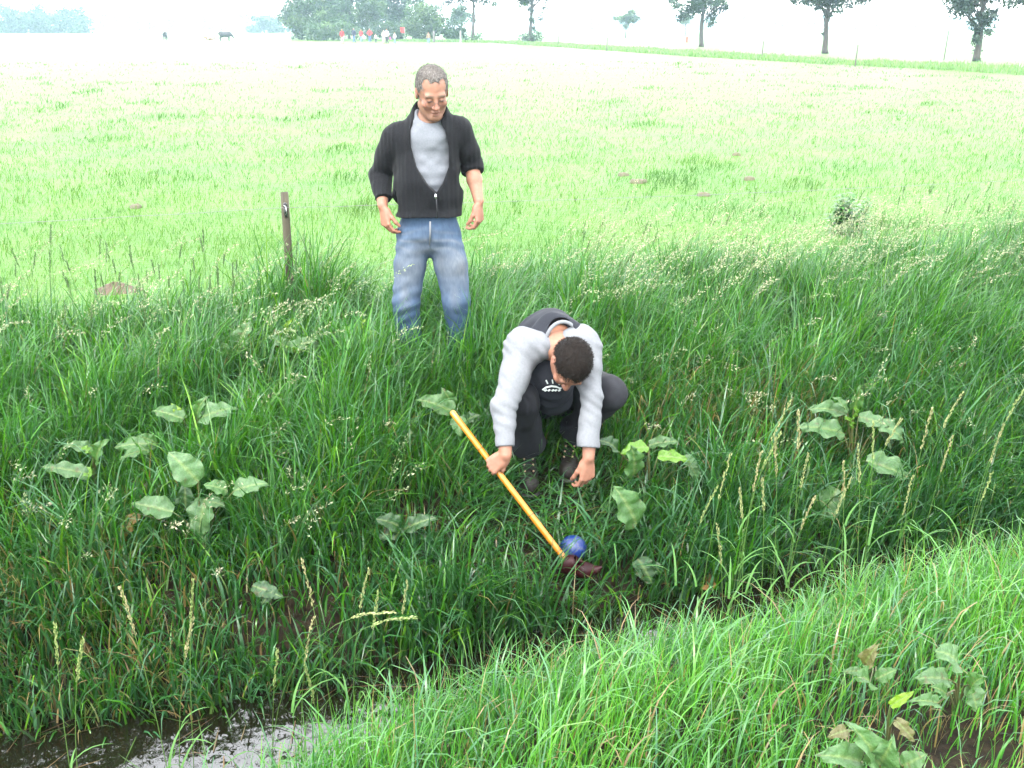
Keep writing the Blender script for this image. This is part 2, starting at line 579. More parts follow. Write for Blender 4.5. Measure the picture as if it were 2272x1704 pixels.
def build_near_grass():
    # the bank on the camera's side: fresh, upright, light green
    n0 = 125000
    x = RNG.uniform(-3.0, 5.2, n0)
    q = RNG.uniform(-0.06, 3.0, n0)
    y = edge_y(x) + (-water_w(x) - q) / 0.93
    ok = (y > 1.45)
    P2 = np.stack([x, y], -1)
    clump = vnoise(P2, 3.5, 8)
    bare = np.exp(-(((x - 1.22) / 0.36) ** 2 + ((y - 2.12) / 0.26) ** 2))
    keep = ok & in_view(x, y, 1.12, 0.25) & (RNG.random(n0) < 0.35 + 0.8 * clump) & (RNG.random(n0) > bare * 0.78)
    keep &= RNG.random(n0) < np.interp(q, [-0.06, 0.05, 0.25], [0.15, 0.6, 1])
    keep &= RNG.random(n0) < np.interp(x, [-1.6, -0.7, -0.2], [0.8, 0.9, 1])
    x, y, q, clump, bare = (k[keep] for k in (x, y, q, clump, bare))
    n = len(x)
    z = ground_z(x, y) - 0.01
    L = RNG.uniform(0.13, 0.32, n) * (0.75 + 0.5 * clump) * np.interp(q, [0, 0.3, 0.9, 2], [1.15, 1.1, 0.85, 0.75]) * (1 - 0.45 * bare) * (1 - .4 * np.exp(-((x - .85) / .3) ** 2) * (q < .6))
    W = RNG.uniform(0.0022, 0.0058, n)
    phi = np.where(RNG.random(n) < 0.5, 0.35 + RNG.normal(0, 0.9, n), RNG.uniform(-np.pi, np.pi, n))
    a0 = np.abs(RNG.normal(0.14, 0.13, n))
    curl = np.where(RNG.random(n) < 0.35, RNG.uniform(1.2, 2.6, n), RNG.uniform(0.1, 1.0, n))
    arch = RNG.random(n) < 0.10
    W[arch] = RNG.uniform(.0055, .009, int(arch.sum())); L[arch] *= 1.3; curl[arch] = RNG.uniform(1.6, 2.8, int(arch.sum()))
    C = pick_cols(n, [(0.072, 0.265, 0.026), (0.100, 0.315, 0.028), (0.046, 0.190, 0.034), (0.075, 0.205, 0.085), (0.15, 0.34, 0.040)], [4, 4, 2.5, 1.3, 1.0])
    C[arch] = C[arch] * .6 + np.array([.045, .10, .05])
    dk = np.clip((clump - .45) * 4, 0, 1)[:, None]
    C = C * (np.array((1.1, 1.05, .95)) * dk + np.array((.72, .76, .9)) * (1 - dk))      # denser, fresher tussocks among duller grass
    st = RNG.random(n) < 0.05 + 0.2 * bare
    C[st] = pick_cols(int(st.sum()), [(0.30, 0.22, 0.10), (0.22, 0.17, 0.07)], [1, 1])
    me = blade_mesh('near_grass', np.stack([x, y, z], -1), L, W, phi, a0, curl, RNG.normal(0, 0.6, n), C, 5, M_GRASS, power=2.0)
    o = new_obj('near_grass', me, M_GRASS)
    tag(o, 'fresh light green grass on the near bank of the ditch', 'grass', kind='stuff')
    return n


def build_pasture():
    # short grazed sward beyond the fence, thinning out with distance into the ground's own texture
    n0 = 330000
    d = 5.0 * np.exp(RNG.random(n0) * math.log(62 / 5.0))
    x = (RNG.random(n0) - 0.5) * 2 * (d * 0.53 * 1.13 + 0.6)
    y = d
    s = ditch_s(x, y)
    P2 = np.stack([x, y], -1)
    cl = vnoise(P2, 1.1, 9) * 0.55 + vnoise(P2, 3.1, 10) * 0.45
    big = vnoise(P2 * np.array([1.0, 0.6]), 0.45, 12)
    keep = (s > 2.5) & (RNG.random(n0) < 0.25 + 0.75 * cl)
    keep &= np.hypot(x + 3.02, (y - 7.62) * 0.8) > 0.20
    keep &= RNG.random(n0) < np.interp(d, [10, 20, 40], [1, .45, .05]) + 1.2 * np.clip((cl - .58) * 7, 0, 1) * np.clip((big - .4) * 4, 0, 1)
    x, y, d, s, cl, big = (k[keep] for k in (x, y, d, s, cl, big))
    P2k = P2[keep]
    n = len(x)
    z = ground_z(x, y) - 0.01
    tuft = np.clip((cl - 0.56) * 6, 0, 1) * np.clip((big - 0.35) * 3, 0, 1)
    L = RNG.uniform(0.05, 0.12, n) * (0.7 + 0.6 * cl) * (1 + 0.7 * tuft)
    W = np.maximum(RNG.uniform(0.003, 0.006, n), d * 0.00052)
    L *= np.interp(d, [5, 20, 60], [1, 1.0, 0.9])
    phi = RNG.uniform(-np.pi, np.pi, n)
    phi = np.where(RNG.random(n) < 0.4, RNG.normal(0.1, 0.8, n), phi)
    a0 = np.abs(RNG.normal(0.3, 0.25, n))
    curl = RNG.uniform(0.2, 1.6, n)
    C = pick_cols(n, [(0.070, 0.215, 0.022), (0.095, 0.25, 0.030), (0.055, 0.18, 0.030), (0.13, 0.25, 0.045)], [3, 3, 1.6, 1.2])
    C = C * (1 - 0.3 * tuft)[:, None]
    pt = np.clip((vnoise(P2k, .8, 14) - .5) * 3 + .5, 0, 1)[:, None]       # yellower and bluer patches of sward
    C = C * .78 * (np.array((1.12, 1.04, .55)) * pt + np.array((.80, .94, .85)) * (1 - pt))
    st = RNG.random(n) < 0.012
    C[st] = pick_cols(int(st.sum()), [(0.20, 0.18, 0.08), (0.16, 0.13, 0.05)], [1, 1])
    me = blade_mesh('pasture_grass', np.stack([x, y, z], -1), L, W, phi, a0, curl, RNG.normal(0, 0.6, n), C, 2, M_FIELD)
    o = new_obj('pasture_grass', me, M_FIELD)
    tag(o, 'short pale green grazed grass of the open meadow', 'grass', kind='stuff')
    return n


def stalk_geo(P, L, phi, a0, curl, head, rng, thick=0.0022, spike=False, n=7, dens=1.0):
    """one flowering stem as triangles: returns verts, tris, colours"""
    V, T, C = [], [], []
    d = Vector((math.cos(phi), math.sin(phi), 0)); side = Vector((-math.sin(phi), math.cos(phi), 0))
    p = Vector(P); pts = [p.copy()]; angs = [a0]
    for i in range(n):
        t = (i + 0.5) / n
        a = a0 + curl * t ** 3
        p = p + (L / n) * (math.sin(a) * d + math.cos(a) * Vector((0, 0, 1)))
        pts.append(p.copy()); angs.append(a)
    sc = Vector(rng.choice([(0.14, 0.23, 0.06), (0.10, 0.20, 0.05), (0.18, 0.24, 0.09)]))
    hc = Vector(rng.choice([(0.34, 0.37, 0.22), (0.28, 0.34, 0.18), (0.38, 0.37, 0.24)]))
    if spike is True: hc = Vector(rng.choice([(.32, .34, .15), (.27, .33, .12), (.36, .33, .17)])); sc = Vector((.12, .24, .05))
    if spike == 'dark':
        sc = Vector((0.06, 0.13, 0.04)); hc = Vector((0.09, 0.15, 0.06))
    # stem: three-sided tube
    for i, q in enumerate(pts):
        w = thick * (1 - 0.5 * i / n)
        a = angs[i]
        nrm = math.cos(a) * d - math.sin(a) * Vector((0, 0, 1))
        for k in range(3):
            th = 2 * math.pi * k / 3
            V.append(q + w * (math.cos(th) * nrm + math.sin(th) * side) * 0.5); C.append(sc)
    for i in range(n):
        for k in range(3):
            a_, b_ = 3 * i + k, 3 * i + (k + 1) % 3
            T.append((a_, b_, b_ + 3)); T.append((a_, b_ + 3, a_ + 3))
    # head: spikelets along the last stretch
    def along(t):
        f = t * n; i = min(int(f), n - 1); return pts[i].lerp(pts[i + 1], f - i), (pts[i + 1] - pts[i]).normalized()
    m = int((46 if spike else 30) * dens)
    for j in range(m):
        t = 1 - head * (j + rng.random()) / m
        q, tang = along(t)
        u = (1 - t) / head
        spread = (0.0032 if spike else 0.006 + 0.03 * u * (1 - 0.3 * u))
        dirv = Vector((rng.gauss(0, 1), rng.gauss(0, 1), rng.gauss(0, 0.6))).normalized()
        q2 = q + dirv * spread * rng.random()
        ln = rng.uniform(0.009, 0.014) if spike else rng.uniform(0.011, 0.018)
        wd = ln * (0.42 if spike else 0.42)
        ax = (tang + dirv * (0.35 if spike else 0.8)).normalized()
        wv = ax.cross(Vector((rng.gauss(0, 1), rng.gauss(0, 1), rng.gauss(0, 1)))).normalized() * wd * 0.5
        b = len(V)
        V += [q2 - wv * 0.6, q2 + ax * ln * 0.5 - wv, q2 + ax * ln, q2 + ax * ln * 0.5 + wv]
        c = hc * rng.uniform(0.75, 1.25); C += [c] * 4
        T += [(b, b + 1, b + 2), (b, b + 2, b + 3)]
    return V, T, C


def build_seed_heads():
    rng = random.Random(5)
    V, T, C = [], [], []
    def add(x, y, **k):
        v, t, c = stalk_geo((x, y, gz(x, y)), rng=rng, **k)
        b = len(V); V.extend(v); C.extend(c); T.extend([(a + b, d + b, e + b) for a, d, e in t])
    # nodding pale panicles on the bank top, blown to the right
    for i in range(760):
        x = rng.uniform(-3.6, 4.2)
        if x < 0.1 and rng.random() < 0.68: continue
        s = rng.uniform(1.5, 3.1)
        y = s / 0.93 + float(edge_y(np.array(x)))
        if abs(x + 0.42) < 0.62 and 4.8 < y < 5.9 and rng.random() < .8: continue
        add(x, y, L=rng.uniform(0.62, 1.0), phi=rng.gauss(0.1, 0.45), a0=rng.uniform(0.1, 0.45), curl=rng.uniform(0.6, 1.6), head=rng.uniform(0.24, 0.38), dens=1.5, thick=.003)
    # upright dark foxtails by the fence on the left
    for i in range(58):
        x = rng.choice([rng.uniform(-2.4, -1.1), rng.uniform(-2.9, -2.1), rng.uniform(-2.1, -1.6)])
        s = rng.uniform(1.7, 2.5)
        y = s / 0.93 + float(edge_y(np.array(x)))
        add(x, y, L=rng.uniform(0.55, 0.92), phi=rng.uniform(-3, 3), a0=rng.uniform(0.0, 0.12), curl=rng.uniform(0, 0.25), head=rng.uniform(0.08, 0.14), spike='dark', thick=0.0035)
    for i in range(70):
        x = rng.uniform(0.3, 3.8); s = rng.uniform(1.8, 3.0)
        y = s / 0.93 + float(edge_y(np.array(x)))
        add(x, y, L=rng.uniform(0.5, 0.85), phi=rng.uniform(-1, 1), a0=rng.uniform(0.0, 0.25), curl=rng.uniform(0, 0.5), head=rng.uniform(0.08, 0.14), spike='dark', thick=0.003)
    # scattered on the slopes
    for i in range(120):
        x = rng.uniform(-3, 3.2); s = rng.uniform(0.3, 1.5)
        y = s / 0.93 + float(edge_y(np.array(x)))
        if trampled(np.array(x), np.array(y)) > 0.15: continue
        add(x, y, L=rng.uniform(0.35, 0.6), phi=rng.gauss(-0.6, 0.8), a0=rng.uniform(0.1, 0.5), curl=rng.uniform(0.5, 1.6), head=rng.uniform(0.2, 0.3), dens=0.7)
    me = mesh_np('seed_heads', np.array([tuple(v) for v in V]), np.array(T))
    set_col(me, np.array([tuple(c) for c in C]))
    o = new_obj('seed_heads', me, M_SEED)
    tag(o, 'pale nodding grass seed heads along the top of the bank', 'grass', kind='stuff')


print('blades', build_bank_grass(), build_near_grass(), build_pasture())
build_seed_heads()
# ------------------------------------------------------------------ implicit-surface modelling (bodies, clothes, animals)
class Sculpt:
    """distance field on a grid; primitives blend smoothly; surface nets make one continuous mesh"""

    def __init__(self, lo, hi, h):
        self.lo = np.array(lo, np.float32); self.h = h
        self.n = np.ceil((np.array(hi) - self.lo) / h).astype(int) + 1
        self.F = np.full(self.n, 1.0, np.float32)

    def _block(self, lo, hi):
        a = np.clip(np.floor((np.array(lo) - self.lo) / self.h).astype(int), 0, self.n)
        b = np.clip(np.ceil((np.array(hi) - self.lo) / self.h).astype(int) + 1, 0, self.n)
        if np.any(b <= a): return None, None
        g = [self.lo[i] + self.h * np.arange(a[i], b[i], dtype=np.float32) for i in range(3)]
        P = np.stack(np.meshgrid(*g, indexing='ij'), -1)
        return (slice(a[0], b[0]), slice(a[1], b[1]), slice(a[2], b[2])), P

    def apply(self, lo, hi, fn, k=0.01, op='add'):
        m = k + 3 * self.h
        sl, P = self._block(np.array(lo) - m, np.array(hi) + m)
        if sl is None: return
        d = fn(P)
        A = self.F[sl]
        if op == 'add':
            q = np.maximum(k - np.abs(A - d), 0) / max(k, 1e-6)
            self.F[sl] = np.minimum(A, d) - q * q * k * 0.25
        else:
            d = -d
            q = np.maximum(k - np.abs(A - d), 0) / max(k, 1e-6)
            self.F[sl] = np.maximum(A, d) + q * q * k * 0.25

    def cone(self, a, b, ra, rb, k=0.01, op='add', flat=1.0, axis=None):
        """round cone from a to b; 'flat' squeezes it along 'axis'"""
        a = np.array(a, np.float32); b = np.array(b, np.float32)
        ab = b - a; L2 = float(ab @ ab) + 1e-9
        r = max(ra, rb)
        ax = None
        if axis is not None:
            ax = np.array(axis, np.float32); ax = ax / np.linalg.norm(ax)

        def fn(P):
            v = P - a
            t = np.clip((v @ ab) / L2, 0, 1)
            w = v - t[..., None] * ab
            if ax is not None:
                c = w @ ax
                w = w + (c * (1 / flat - 1))[..., None] * ax
            rr = ra + (rb - ra) * t
            d = np.sqrt((w * w).sum(-1)) - rr
            return d * (min(1, flat) if ax is not None else 1)
        self.apply(np.minimum(a, b) - r, np.maximum(a, b) + r, fn, k, op)

    def chain(self, pts, rads, k=0.01, **kw):
        for i in range(len(pts) - 1):
            self.cone(pts[i], pts[i + 1], rads[i], rads[i + 1], k, **kw)

    def ell(self, c, r, k=0.01, op='add', M=None, O=None):
        """ellipsoid at c with radii r, in the frame M (3x3, columns = axes) around origin O"""
        c = np.array(c, np.float32); r = np.array(r, np.float32)
        if M is not None:
            Mn = np.array(M, np.float32); On = np.array(O if O is not None else (0, 0, 0), np.float32)
            wc = Mn @ c + On
        else:
            wc = c
        rm = float(r.max())
        if M is not None: ext = np.sqrt(((Mn * r) ** 2).sum(1))
        else: ext = r

        def fn(P):
            if M is not None: q = (P - On) @ Mn - c
            else: q = P - c
            k0 = np.sqrt(((q / r) ** 2).sum(-1)) + 1e-9
            k1 = np.sqrt(((q / (r * r)) ** 2).sum(-1)) + 1e-9
            return k0 * (k0 - 1) / k1
        self.apply(wc - ext, wc + ext, fn, k, op)

    def displace(self, fn, band=0.05):
        m = np.abs(self.F) < band
        idx = np.nonzero(m)
        P = np.stack(idx, -1).astype(np.float32) * self.h + self.lo
        self.F[idx] += fn(P).astype(np.float32)

    def shell(self, thick):
        """keep only a skin of the given thickness inside the surface"""
        self.F = np.maximum(self.F, -(self.F + thick))

    def mesh(self, name):
        F = self.F
        s = F < 0
        c = np.zeros(np.array(F.shape) - 1, np.int8)
        for i in (0, 1):
            for j in (0, 1):
                for k in (0, 1):
                    c += s[i:F.shape[0] - 1 + i, j:F.shape[1] - 1 + j, k:F.shape[2] - 1 + k]
        act = (c > 0) & (c < 8)
        I = np.stack(np.nonzero(act), -1)
        ids = np.full(act.shape, -1, np.int32)
        ids[tuple(I.T)] = np.arange(len(I))
        offs = [(i, j, k) for i in (0, 1) for j in (0, 1) for k in (0, 1)]
        vals = {o: F[I[:, 0] + o[0], I[:, 1] + o[1], I[:, 2] + o[2]] for o in offs}
        acc = np.zeros((len(I), 3), np.float32); cnt = np.zeros(len(I), np.float32)
        for o in offs:
            for ax in range(3):
                if o[ax] == 0:
                    e = list(o); e[ax] = 1; e = tuple(e)
                    va, vb = vals[o], vals[e]
                    cr = (va < 0) != (vb < 0)
                    t = np.where(cr, va / np.where(cr, va - vb, 1), 0)
                    pt = np.tile(np.array(o, np.float32), (len(I), 1)); pt[:, ax] = t
                    acc += pt * cr[:, None]; cnt += cr
        V = self.lo + self.h * (I + acc / np.maximum(cnt, 1)[:, None])
        quads = []
        for ax in range(3):
            b, c2 = [(1, 2), (2, 0), (0, 1)][ax]
            A = s; sl0 = [slice(None)] * 3; sl1 = [slice(None)] * 3
            sl0[ax] = slice(0, -1); sl1[ax] = slice(1, None)
            s0, s1 = A[tuple(sl0)], A[tuple(sl1)]
            E = np.stack(np.nonzero(s0 != s1), -1)
            E = E[(E[:, b] > 0) & (E[:, c2] > 0) & (E[:, b] < F.shape[b] - 1) & (E[:, c2] < F.shape[c2] - 1)]
            inside = s0[tuple(E.T)]
            def g(db, dc):
                q = E.copy(); q[:, b] -= db; q[:, c2] -= dc
                return ids[tuple(q.T)]
            Q = np.stack([g(0, 0), g(1, 0), g(1, 1), g(0, 1)], -1)
            Q[~inside] = Q[~inside][:, ::-1]
            quads.append(Q)
        Q = np.concatenate(quads)
        Q = Q[(Q >= 0).all(1)]
        return mesh_np(name, V, Q), V


def frame(x=None, y=None, z=None):
    """right-handed 3x3 (columns x, y, z) from one exact axis z and a hint x"""
    z = np.array(z, float); z /= np.linalg.norm(z)
    x = np.array(x, float); x = x - z * (x @ z); x /= np.linalg.norm(x)
    return np.stack([x, np.cross(z, x), z], -1)


def rot_xyz(rx, ry, rz):
    return np.array(Matrix.Rotation(rz, 3, 'Z') @ Matrix.Rotation(ry, 3, 'Y') @ Matrix.Rotation(rx, 3, 'X'))


def sculpt_head(S, O, M, f=1.0, beard=False):
    """head in its own frame: face towards -y, top +z, origin between the ears at eye height"""
    def T(p): return M @ (np.array(p) * f) + O
    S.ell((0, .014 * f, .036 * f), np.array((.077, .097, .086)) * f, .01, M=M, O=O)      # cranium
    S.ell((0, -.022 * f, -.03 * f), np.array((.064, .07, .088)) * f, .03, M=M, O=O)       # face
    S.cone(T((-.05, .0, -.062)), T((-.018, -.068, -.098)), .022 * f, .018 * f, .03)       # jaw
    S.cone(T((.05, .0, -.062)), T((.018, -.068, -.098)), .022 * f, .018 * f, .03)
    S.ell((0, -.076 * f, -.101 * f), np.array((.024, .017, .018)) * f, .02, M=M, O=O)     # chin
    S.cone(T((-.042, -.078, .020)), T((.042, -.078, .020)), .011 * f, .011 * f, .016)     # brow
    for sx in (-1, 1):
        S.ell((sx * .031 * f, -.098 * f, -.001), np.array((.019, .014, .012)) * f, .012, op='cut', M=M, O=O)
        S.ell((sx * .031 * f, -.079 * f, -.001), np.array((.0125, .0125, .0125)) * f, .003, M=M, O=O)
        S.ell((sx * .043 * f, -.064 * f, -.03 * f), np.array((.022, .02, .018)) * f, .02, M=M, O=O)
        S.ell((sx * .013 * f, -.098 * f, -.036 * f), np.array((.009, .011, .008)) * f, .006, M=M, O=O)
        # ear: rim and hollow
        S.ell((sx * .080 * f, .014 * f, -.006 * f), np.array((.008, .020, .033)) * f, .008, M=M, O=O)
        S.ell((sx * .089 * f, .010 * f, -.002 * f), np.array((.006, .011, .019)) * f, .004, op='cut', M=M, O=O)
    S.cone(T((0, -.086, .012)), T((0, -.110, -.034)), .009 * f, .0125 * f, .010)          # nose
    S.ell((0, -.088 * f, -.063 * f), np.array((.023, .011, .007)) * f, .006, M=M, O=O)    # lips
    S.ell((0, -.087 * f, -.078 * f), np.array((.020, .011, .007)) * f, .006, M=M, O=O)
    for sx in (-1, 1): S.cone(T((0, -.1005, -.0695)), T((sx * .022, -.094, -.0765)), .004 * f, .0035 * f, .003, op='cut')


def head_tint(V, O, M, f, C, lips=(.27, .10, .085), brow=(.10, .07, .05), cheek=(.34, .145, .10)):
    """true skin differences: lips, brows, lashes, ruddy cheeks and ears"""
    L = ((V - O) @ M) / f
    def blob(c, r):
        return np.exp(-(((L - np.array(c)) / np.array(r)) ** 2).sum(-1))
    def mix(w, col, C):
        w = np.clip(w, 0, 1)[:, None]
        return C * (1 - w) + np.array(col) * w
    for sx in (-1, 1):
        C = mix(.55 * blob((sx * .045, -.08, -.03), (.03, .05, .028)), cheek, C)
        C = mix(1.2 * blob((sx * .034, -.09, .023), (.024, .03, .006)), brow, C)
        C = mix(.9 * blob((sx * .031, -.094, -.004), (.015, .03, .0036)), (.06, .04, .03), C)
        C = mix(.6 * blob((sx * .085, .01, 0), (.015, .03, .03)), cheek, C)
    C = mix(.5 * blob((0, -.115, -.03), (.02, .03, .02)), cheek, C)
    C = mix(.85 * blob((0, -.10, -.0715), (.022, .03, .0085)), lips, C)
    return C


def sculpt_hand(S, O, M, side=1, curls=((30, 35, 25),) * 4, spread=6, thumb=(35, 25, 20), thumb_out=40, s=1.0):
    """hand in its own frame: wrist at the origin, fingers along -z, palm towards -y, thumb on the side*+x side"""
    def T(p): return M @ np.array(p) + O
    kx = np.array([.030, .010, -.011, -.030]) * side * s
    kz = np.array([-.092, -.096, -.091, -.082]) * s
    for i in range(4):
        S.cone(T((kx[i] * .55, 0, -.008 * s)), T((kx[i], .002, kz[i])), .0125 * s, .0105 * s, .012)
    S.ell((0, -.004 * s, -.05 * s), np.array((.036, .014, .045)) * s, .012, M=M, O=O)
    S.ell((.024 * side * s, -.012 * s, -.032 * s), np.array((.017, .015, .03)) * s, .012, M=M, O=O)
    seg = np.array([.043, .026, .021]) * s
    fl = [.95, 1.05, .98, .78]
    tips = []
    for i in range(4):
        p = np.array((kx[i], .002 * s, kz[i]))
        ang = 0
        sx = math.radians(spread) * (1.5 - i) * side * .8
        r = .0092 * s if i < 3 else .0080 * s
        for j in range(3):
            ang += math.radians(curls[i][j])
            dv = np.array((math.sin(sx) * math.cos(ang), -math.sin(ang), -math.cos(ang) * math.cos(sx)))
            q = p + dv * seg[j] * fl[i]
            S.cone(T(p), T(q), r, r * .92, .003)
            p = q; r *= .92
        tips.append(T(p))
    # thumb leaves the side of the palm near its base
    p = np.array((.024 * side * s, -.010 * s, -.022 * s))
    ta = math.radians(thumb_out); ang = math.radians(12)
    lens = np.array([.044, .032, .026]) * s
    r = .0125 * s
    for j in range(3):
        dv = np.array((side * math.sin(ta) * math.cos(ang), -math.sin(ang), -math.cos(ta) * math.cos(ang)))
        q = p + dv * lens[j]
        S.cone(T(p), T(q), r, r * .88, .006)
        p = q; r *= .9
        ang += math.radians(thumb[j]); ta -= math.radians(12)
    return tips


M_SKIN = None


def skin_mat():
    m, n, l, p, out = nt('skin')
    a = n.new('ShaderNodeAttribute'); a.attribute_name = 'tint'
    tc = n.new('ShaderNodeTexCoord')
    t = n.new('ShaderNodeTexNoise'); t.inputs['Scale'].default_value = 55; t.inputs['Detail'].default_value = 5
    l.new(tc.outputs['Object'], t.inputs['Vector'])
    r = n.new('ShaderNodeValToRGB')
    r.color_ramp.elements[0].position = .3; r.color_ramp.elements[0].color = (.86, .80, .78, 1)
    r.color_ramp.elements[1].position = .7; r.color_ramp.elements[1].color = (1.06, 1.05, 1.04, 1)
    l.new(t.outputs['Fac'], r.inputs[0])
    mx = n.new('ShaderNodeMix'); mx.data_type = 'RGBA'; mx.blend_type = 'MULTIPLY'; mx.inputs[0].default_value = 1
    l.new(a.outputs['Color'], mx.inputs[6]); l.new(r.outputs[0], mx.inputs[7])
    l.new(mx.outputs[2], p.inputs['Base Color'])
    p.inputs['Roughness'].default_value = .58
    p.inputs['Specular IOR Level'].default_value = .3
    p.inputs['Subsurface Weight'].default_value = .12
    p.inputs['Subsurface Radius'].default_value = (.01, .004, .002)
    b = n.new('ShaderNodeBump'); b.inputs['Strength'].default_value = .25; b.inputs['Distance'].default_value = .002
    l.new(t.outputs['Fac'], b.inputs['Height']); l.new(b.outputs[0], p.inputs['Normal'])
    return m


M_SKIN = skin_mat()
SKIN = np.array((.30, .150, .098))


def wrinkle(scale, amp, stretch=(1, 1, 1), seed=0):
    st = np.array(stretch, np.float32)
    def fn(P):
        a = vnoise(P * st, scale, seed) - .5
        b = vnoise(P * st[[0, 1, 2]] + a[..., None] * .03, scale * 2.1, seed + 1) - .5
        return amp * (a * 1.4 + b * .7)
    return fn


def tube_mesh(name, pts, rads, k=8, cap=True):
    pts = [Vector(p) for p in pts]
    V, Fc = [], []
    n = len(pts)
    nv = None
    for i, p in enumerate(pts):
        t = (pts[min(i + 1, n - 1)] - pts[max(i - 1, 0)]).normalized()
        if nv is None:
            nv = t.cross(Vector((0.31, 0.2, 0.93)) if abs(t.z) < .9 else Vector((1, 0, 0))).normalized()
        nv = (nv - t * nv.dot(t)).normalized()
        b = t.cross(nv)
        for j in range(k):
            a = 2 * math.pi * j / k
            V.append(p + float(rads[i]) * (math.cos(a) * nv + math.sin(a) * b))
    for i in range(n - 1):
        for j in range(k):
            Fc.append((i * k + j, i * k + (j + 1) % k, (i + 1) * k + (j + 1) % k, (i + 1) * k + j))
    if cap:
        Fc.append(tuple(range(k - 1, -1, -1))); Fc.append(tuple((n - 1) * k + j for j in range(k)))
    return mesh_mixed(name, V, Fc)


def strands(parent, me, V, n, length, comb, mat, seed, lift=.35, keep=None):
    """short hairs rooted in the hair mesh, combed along 'comb'"""
    rng = np.random.default_rng(seed)
    N = np.zeros(len(V) * 3, np.float32); me.vertices.foreach_get('normal', N); N = N.reshape(-1, 3)
    ok = np.arange(len(V)) if keep is None else np.nonzero(keep)[0]
    i = ok[rng.integers(len(ok), size=n)]
    P = V[i] + rng.normal(0, .0015, (n, 3)); nn = N[i]
    d = np.array(comb) + rng.normal(0, .45, (n, 3)); d -= nn * (d * nn).sum(1, keepdims=True); d /= np.linalg.norm(d, axis=1)[:, None]
    sd = np.cross(nn, d); L = length * rng.uniform(.5, 1.2, n)[:, None]; w = .0011
    A = P - nn * .001
    B = P + d * L * .55 + nn * L * lift; T = P + d * L + nn * L * lift * .9
    Vv = np.stack([A - sd * w, A + sd * w, B + sd * w * .8, B - sd * w * .8, T], 1).reshape(-1, 3)
    b = (np.arange(n) * 5)[:, None, None]
    Fq = (b + np.array([[0, 1, 2], [0, 2, 3], [3, 2, 4]])[None]).reshape(-1, 3)
    o = new_obj('strands', mesh_np('strands', Vv, Fq), mat, parent)
    o['kind'] = 'stuff'


# ------------------------------------------------------------------ the man standing behind the ditch
def knit_mat():
    m, n, l, p, out = nt('charcoal_knit')
    tc = n.new('ShaderNodeTexCoord')
    sep = n.new('ShaderNodeSeparateXYZ'); l.new(tc.outputs['Object'], sep.inputs[0])
    w = n.new('ShaderNodeTexWave'); w.wave_type = 'BANDS'; w.bands_direction = 'X'
    w.inputs['Scale'].default_value = 13.0; w.inputs['Distortion'].default_value = 1.6; w.inputs['Detail'].default_value = 2
    w.inputs['Detail Scale'].default_value = 1.2
    l.new(tc.outputs['Object'], w.inputs['Vector'])
    t = n.new('ShaderNodeTexNoise'); t.inputs['Scale'].default_value = 160; t.inputs['Detail'].default_value = 4
    l.new(tc.outputs['Object'], t.inputs['Vector'])
    ad = n.new('ShaderNodeMath'); ad.operation = 'MULTIPLY_ADD'; ad.inputs[1].default_value = .35
    l.new(t.outputs['Fac'], ad.inputs[0]); l.new(w.outputs['Fac'], ad.inputs[2])
    b = n.new('ShaderNodeBump'); b.inputs['Strength'].default_value = .5; b.inputs['Distance'].default_value = .004
    l.new(ad.outputs[0], b.inputs['Height']); l.new(b.outputs[0], p.inputs['Normal'])
    r = n.new('ShaderNodeValToRGB')
    r.color_ramp.elements[0].position = .3; r.color_ramp.elements[0].color = (0.0032, 0.0035, 0.0042, 1)
    r.color_ramp.elements[1].position = .75; r.color_ramp.elements[1].color = (0.0096, 0.0099, 0.0115, 1)
    l.new(t.outputs['Fac'], r.inputs[0]); l.new(r.outputs[0], p.inputs['Base Color'])
    p.inputs['Roughness'].default_value = .9
    p.inputs['Specular IOR Level'].default_value = .1
    p.inputs['Sheen Weight'].default_value = .03
    return m


def denim_mat():
    m, n, l, p, out = nt('worn_denim')
    a = n.new('ShaderNodeAttribute'); a.attribute_name = 'tint'
    tc = n.new('ShaderNodeTexCoord')
    mp = n.new('ShaderNodeMapping'); mp.inputs['Scale'].default_value = (1, 1, .35)
    l.new(tc.outputs['Object'], mp.inputs[0])
    t = n.new('ShaderNodeTexNoise'); t.inputs['Scale'].default_value = 90; t.inputs['Detail'].default_value = 6
    l.new(mp.outputs[0], t.inputs['Vector'])
    r = n.new('ShaderNodeValToRGB')
    r.color_ramp.elements[0].position = .3; r.color_ramp.elements[0].color = (.80, .82, .86, 1)
    r.color_ramp.elements[1].position = .7; r.color_ramp.elements[1].color = (1.12, 1.11, 1.08, 1)
    l.new(t.outputs['Fac'], r.inputs[0])
    mx = n.new('ShaderNodeMix'); mx.data_type = 'RGBA'; mx.blend_type = 'MULTIPLY'; mx.inputs[0].default_value = 1
    l.new(a.outputs['Color'], mx.inputs[6]); l.new(r.outputs[0], mx.inputs[7])
    l.new(mx.outputs[2], p.inputs['Base Color'])
    p.inputs['Roughness'].default_value = .8
    p.inputs['Specular IOR Level'].default_value = .25
    b = n.new('ShaderNodeBump'); b.inputs['Strength'].default_value = .3; b.inputs['Distance'].default_value = .003
    l.new(t.outputs['Fac'], b.inputs['Height']); l.new(b.outputs[0], p.inputs['Normal'])
    return m


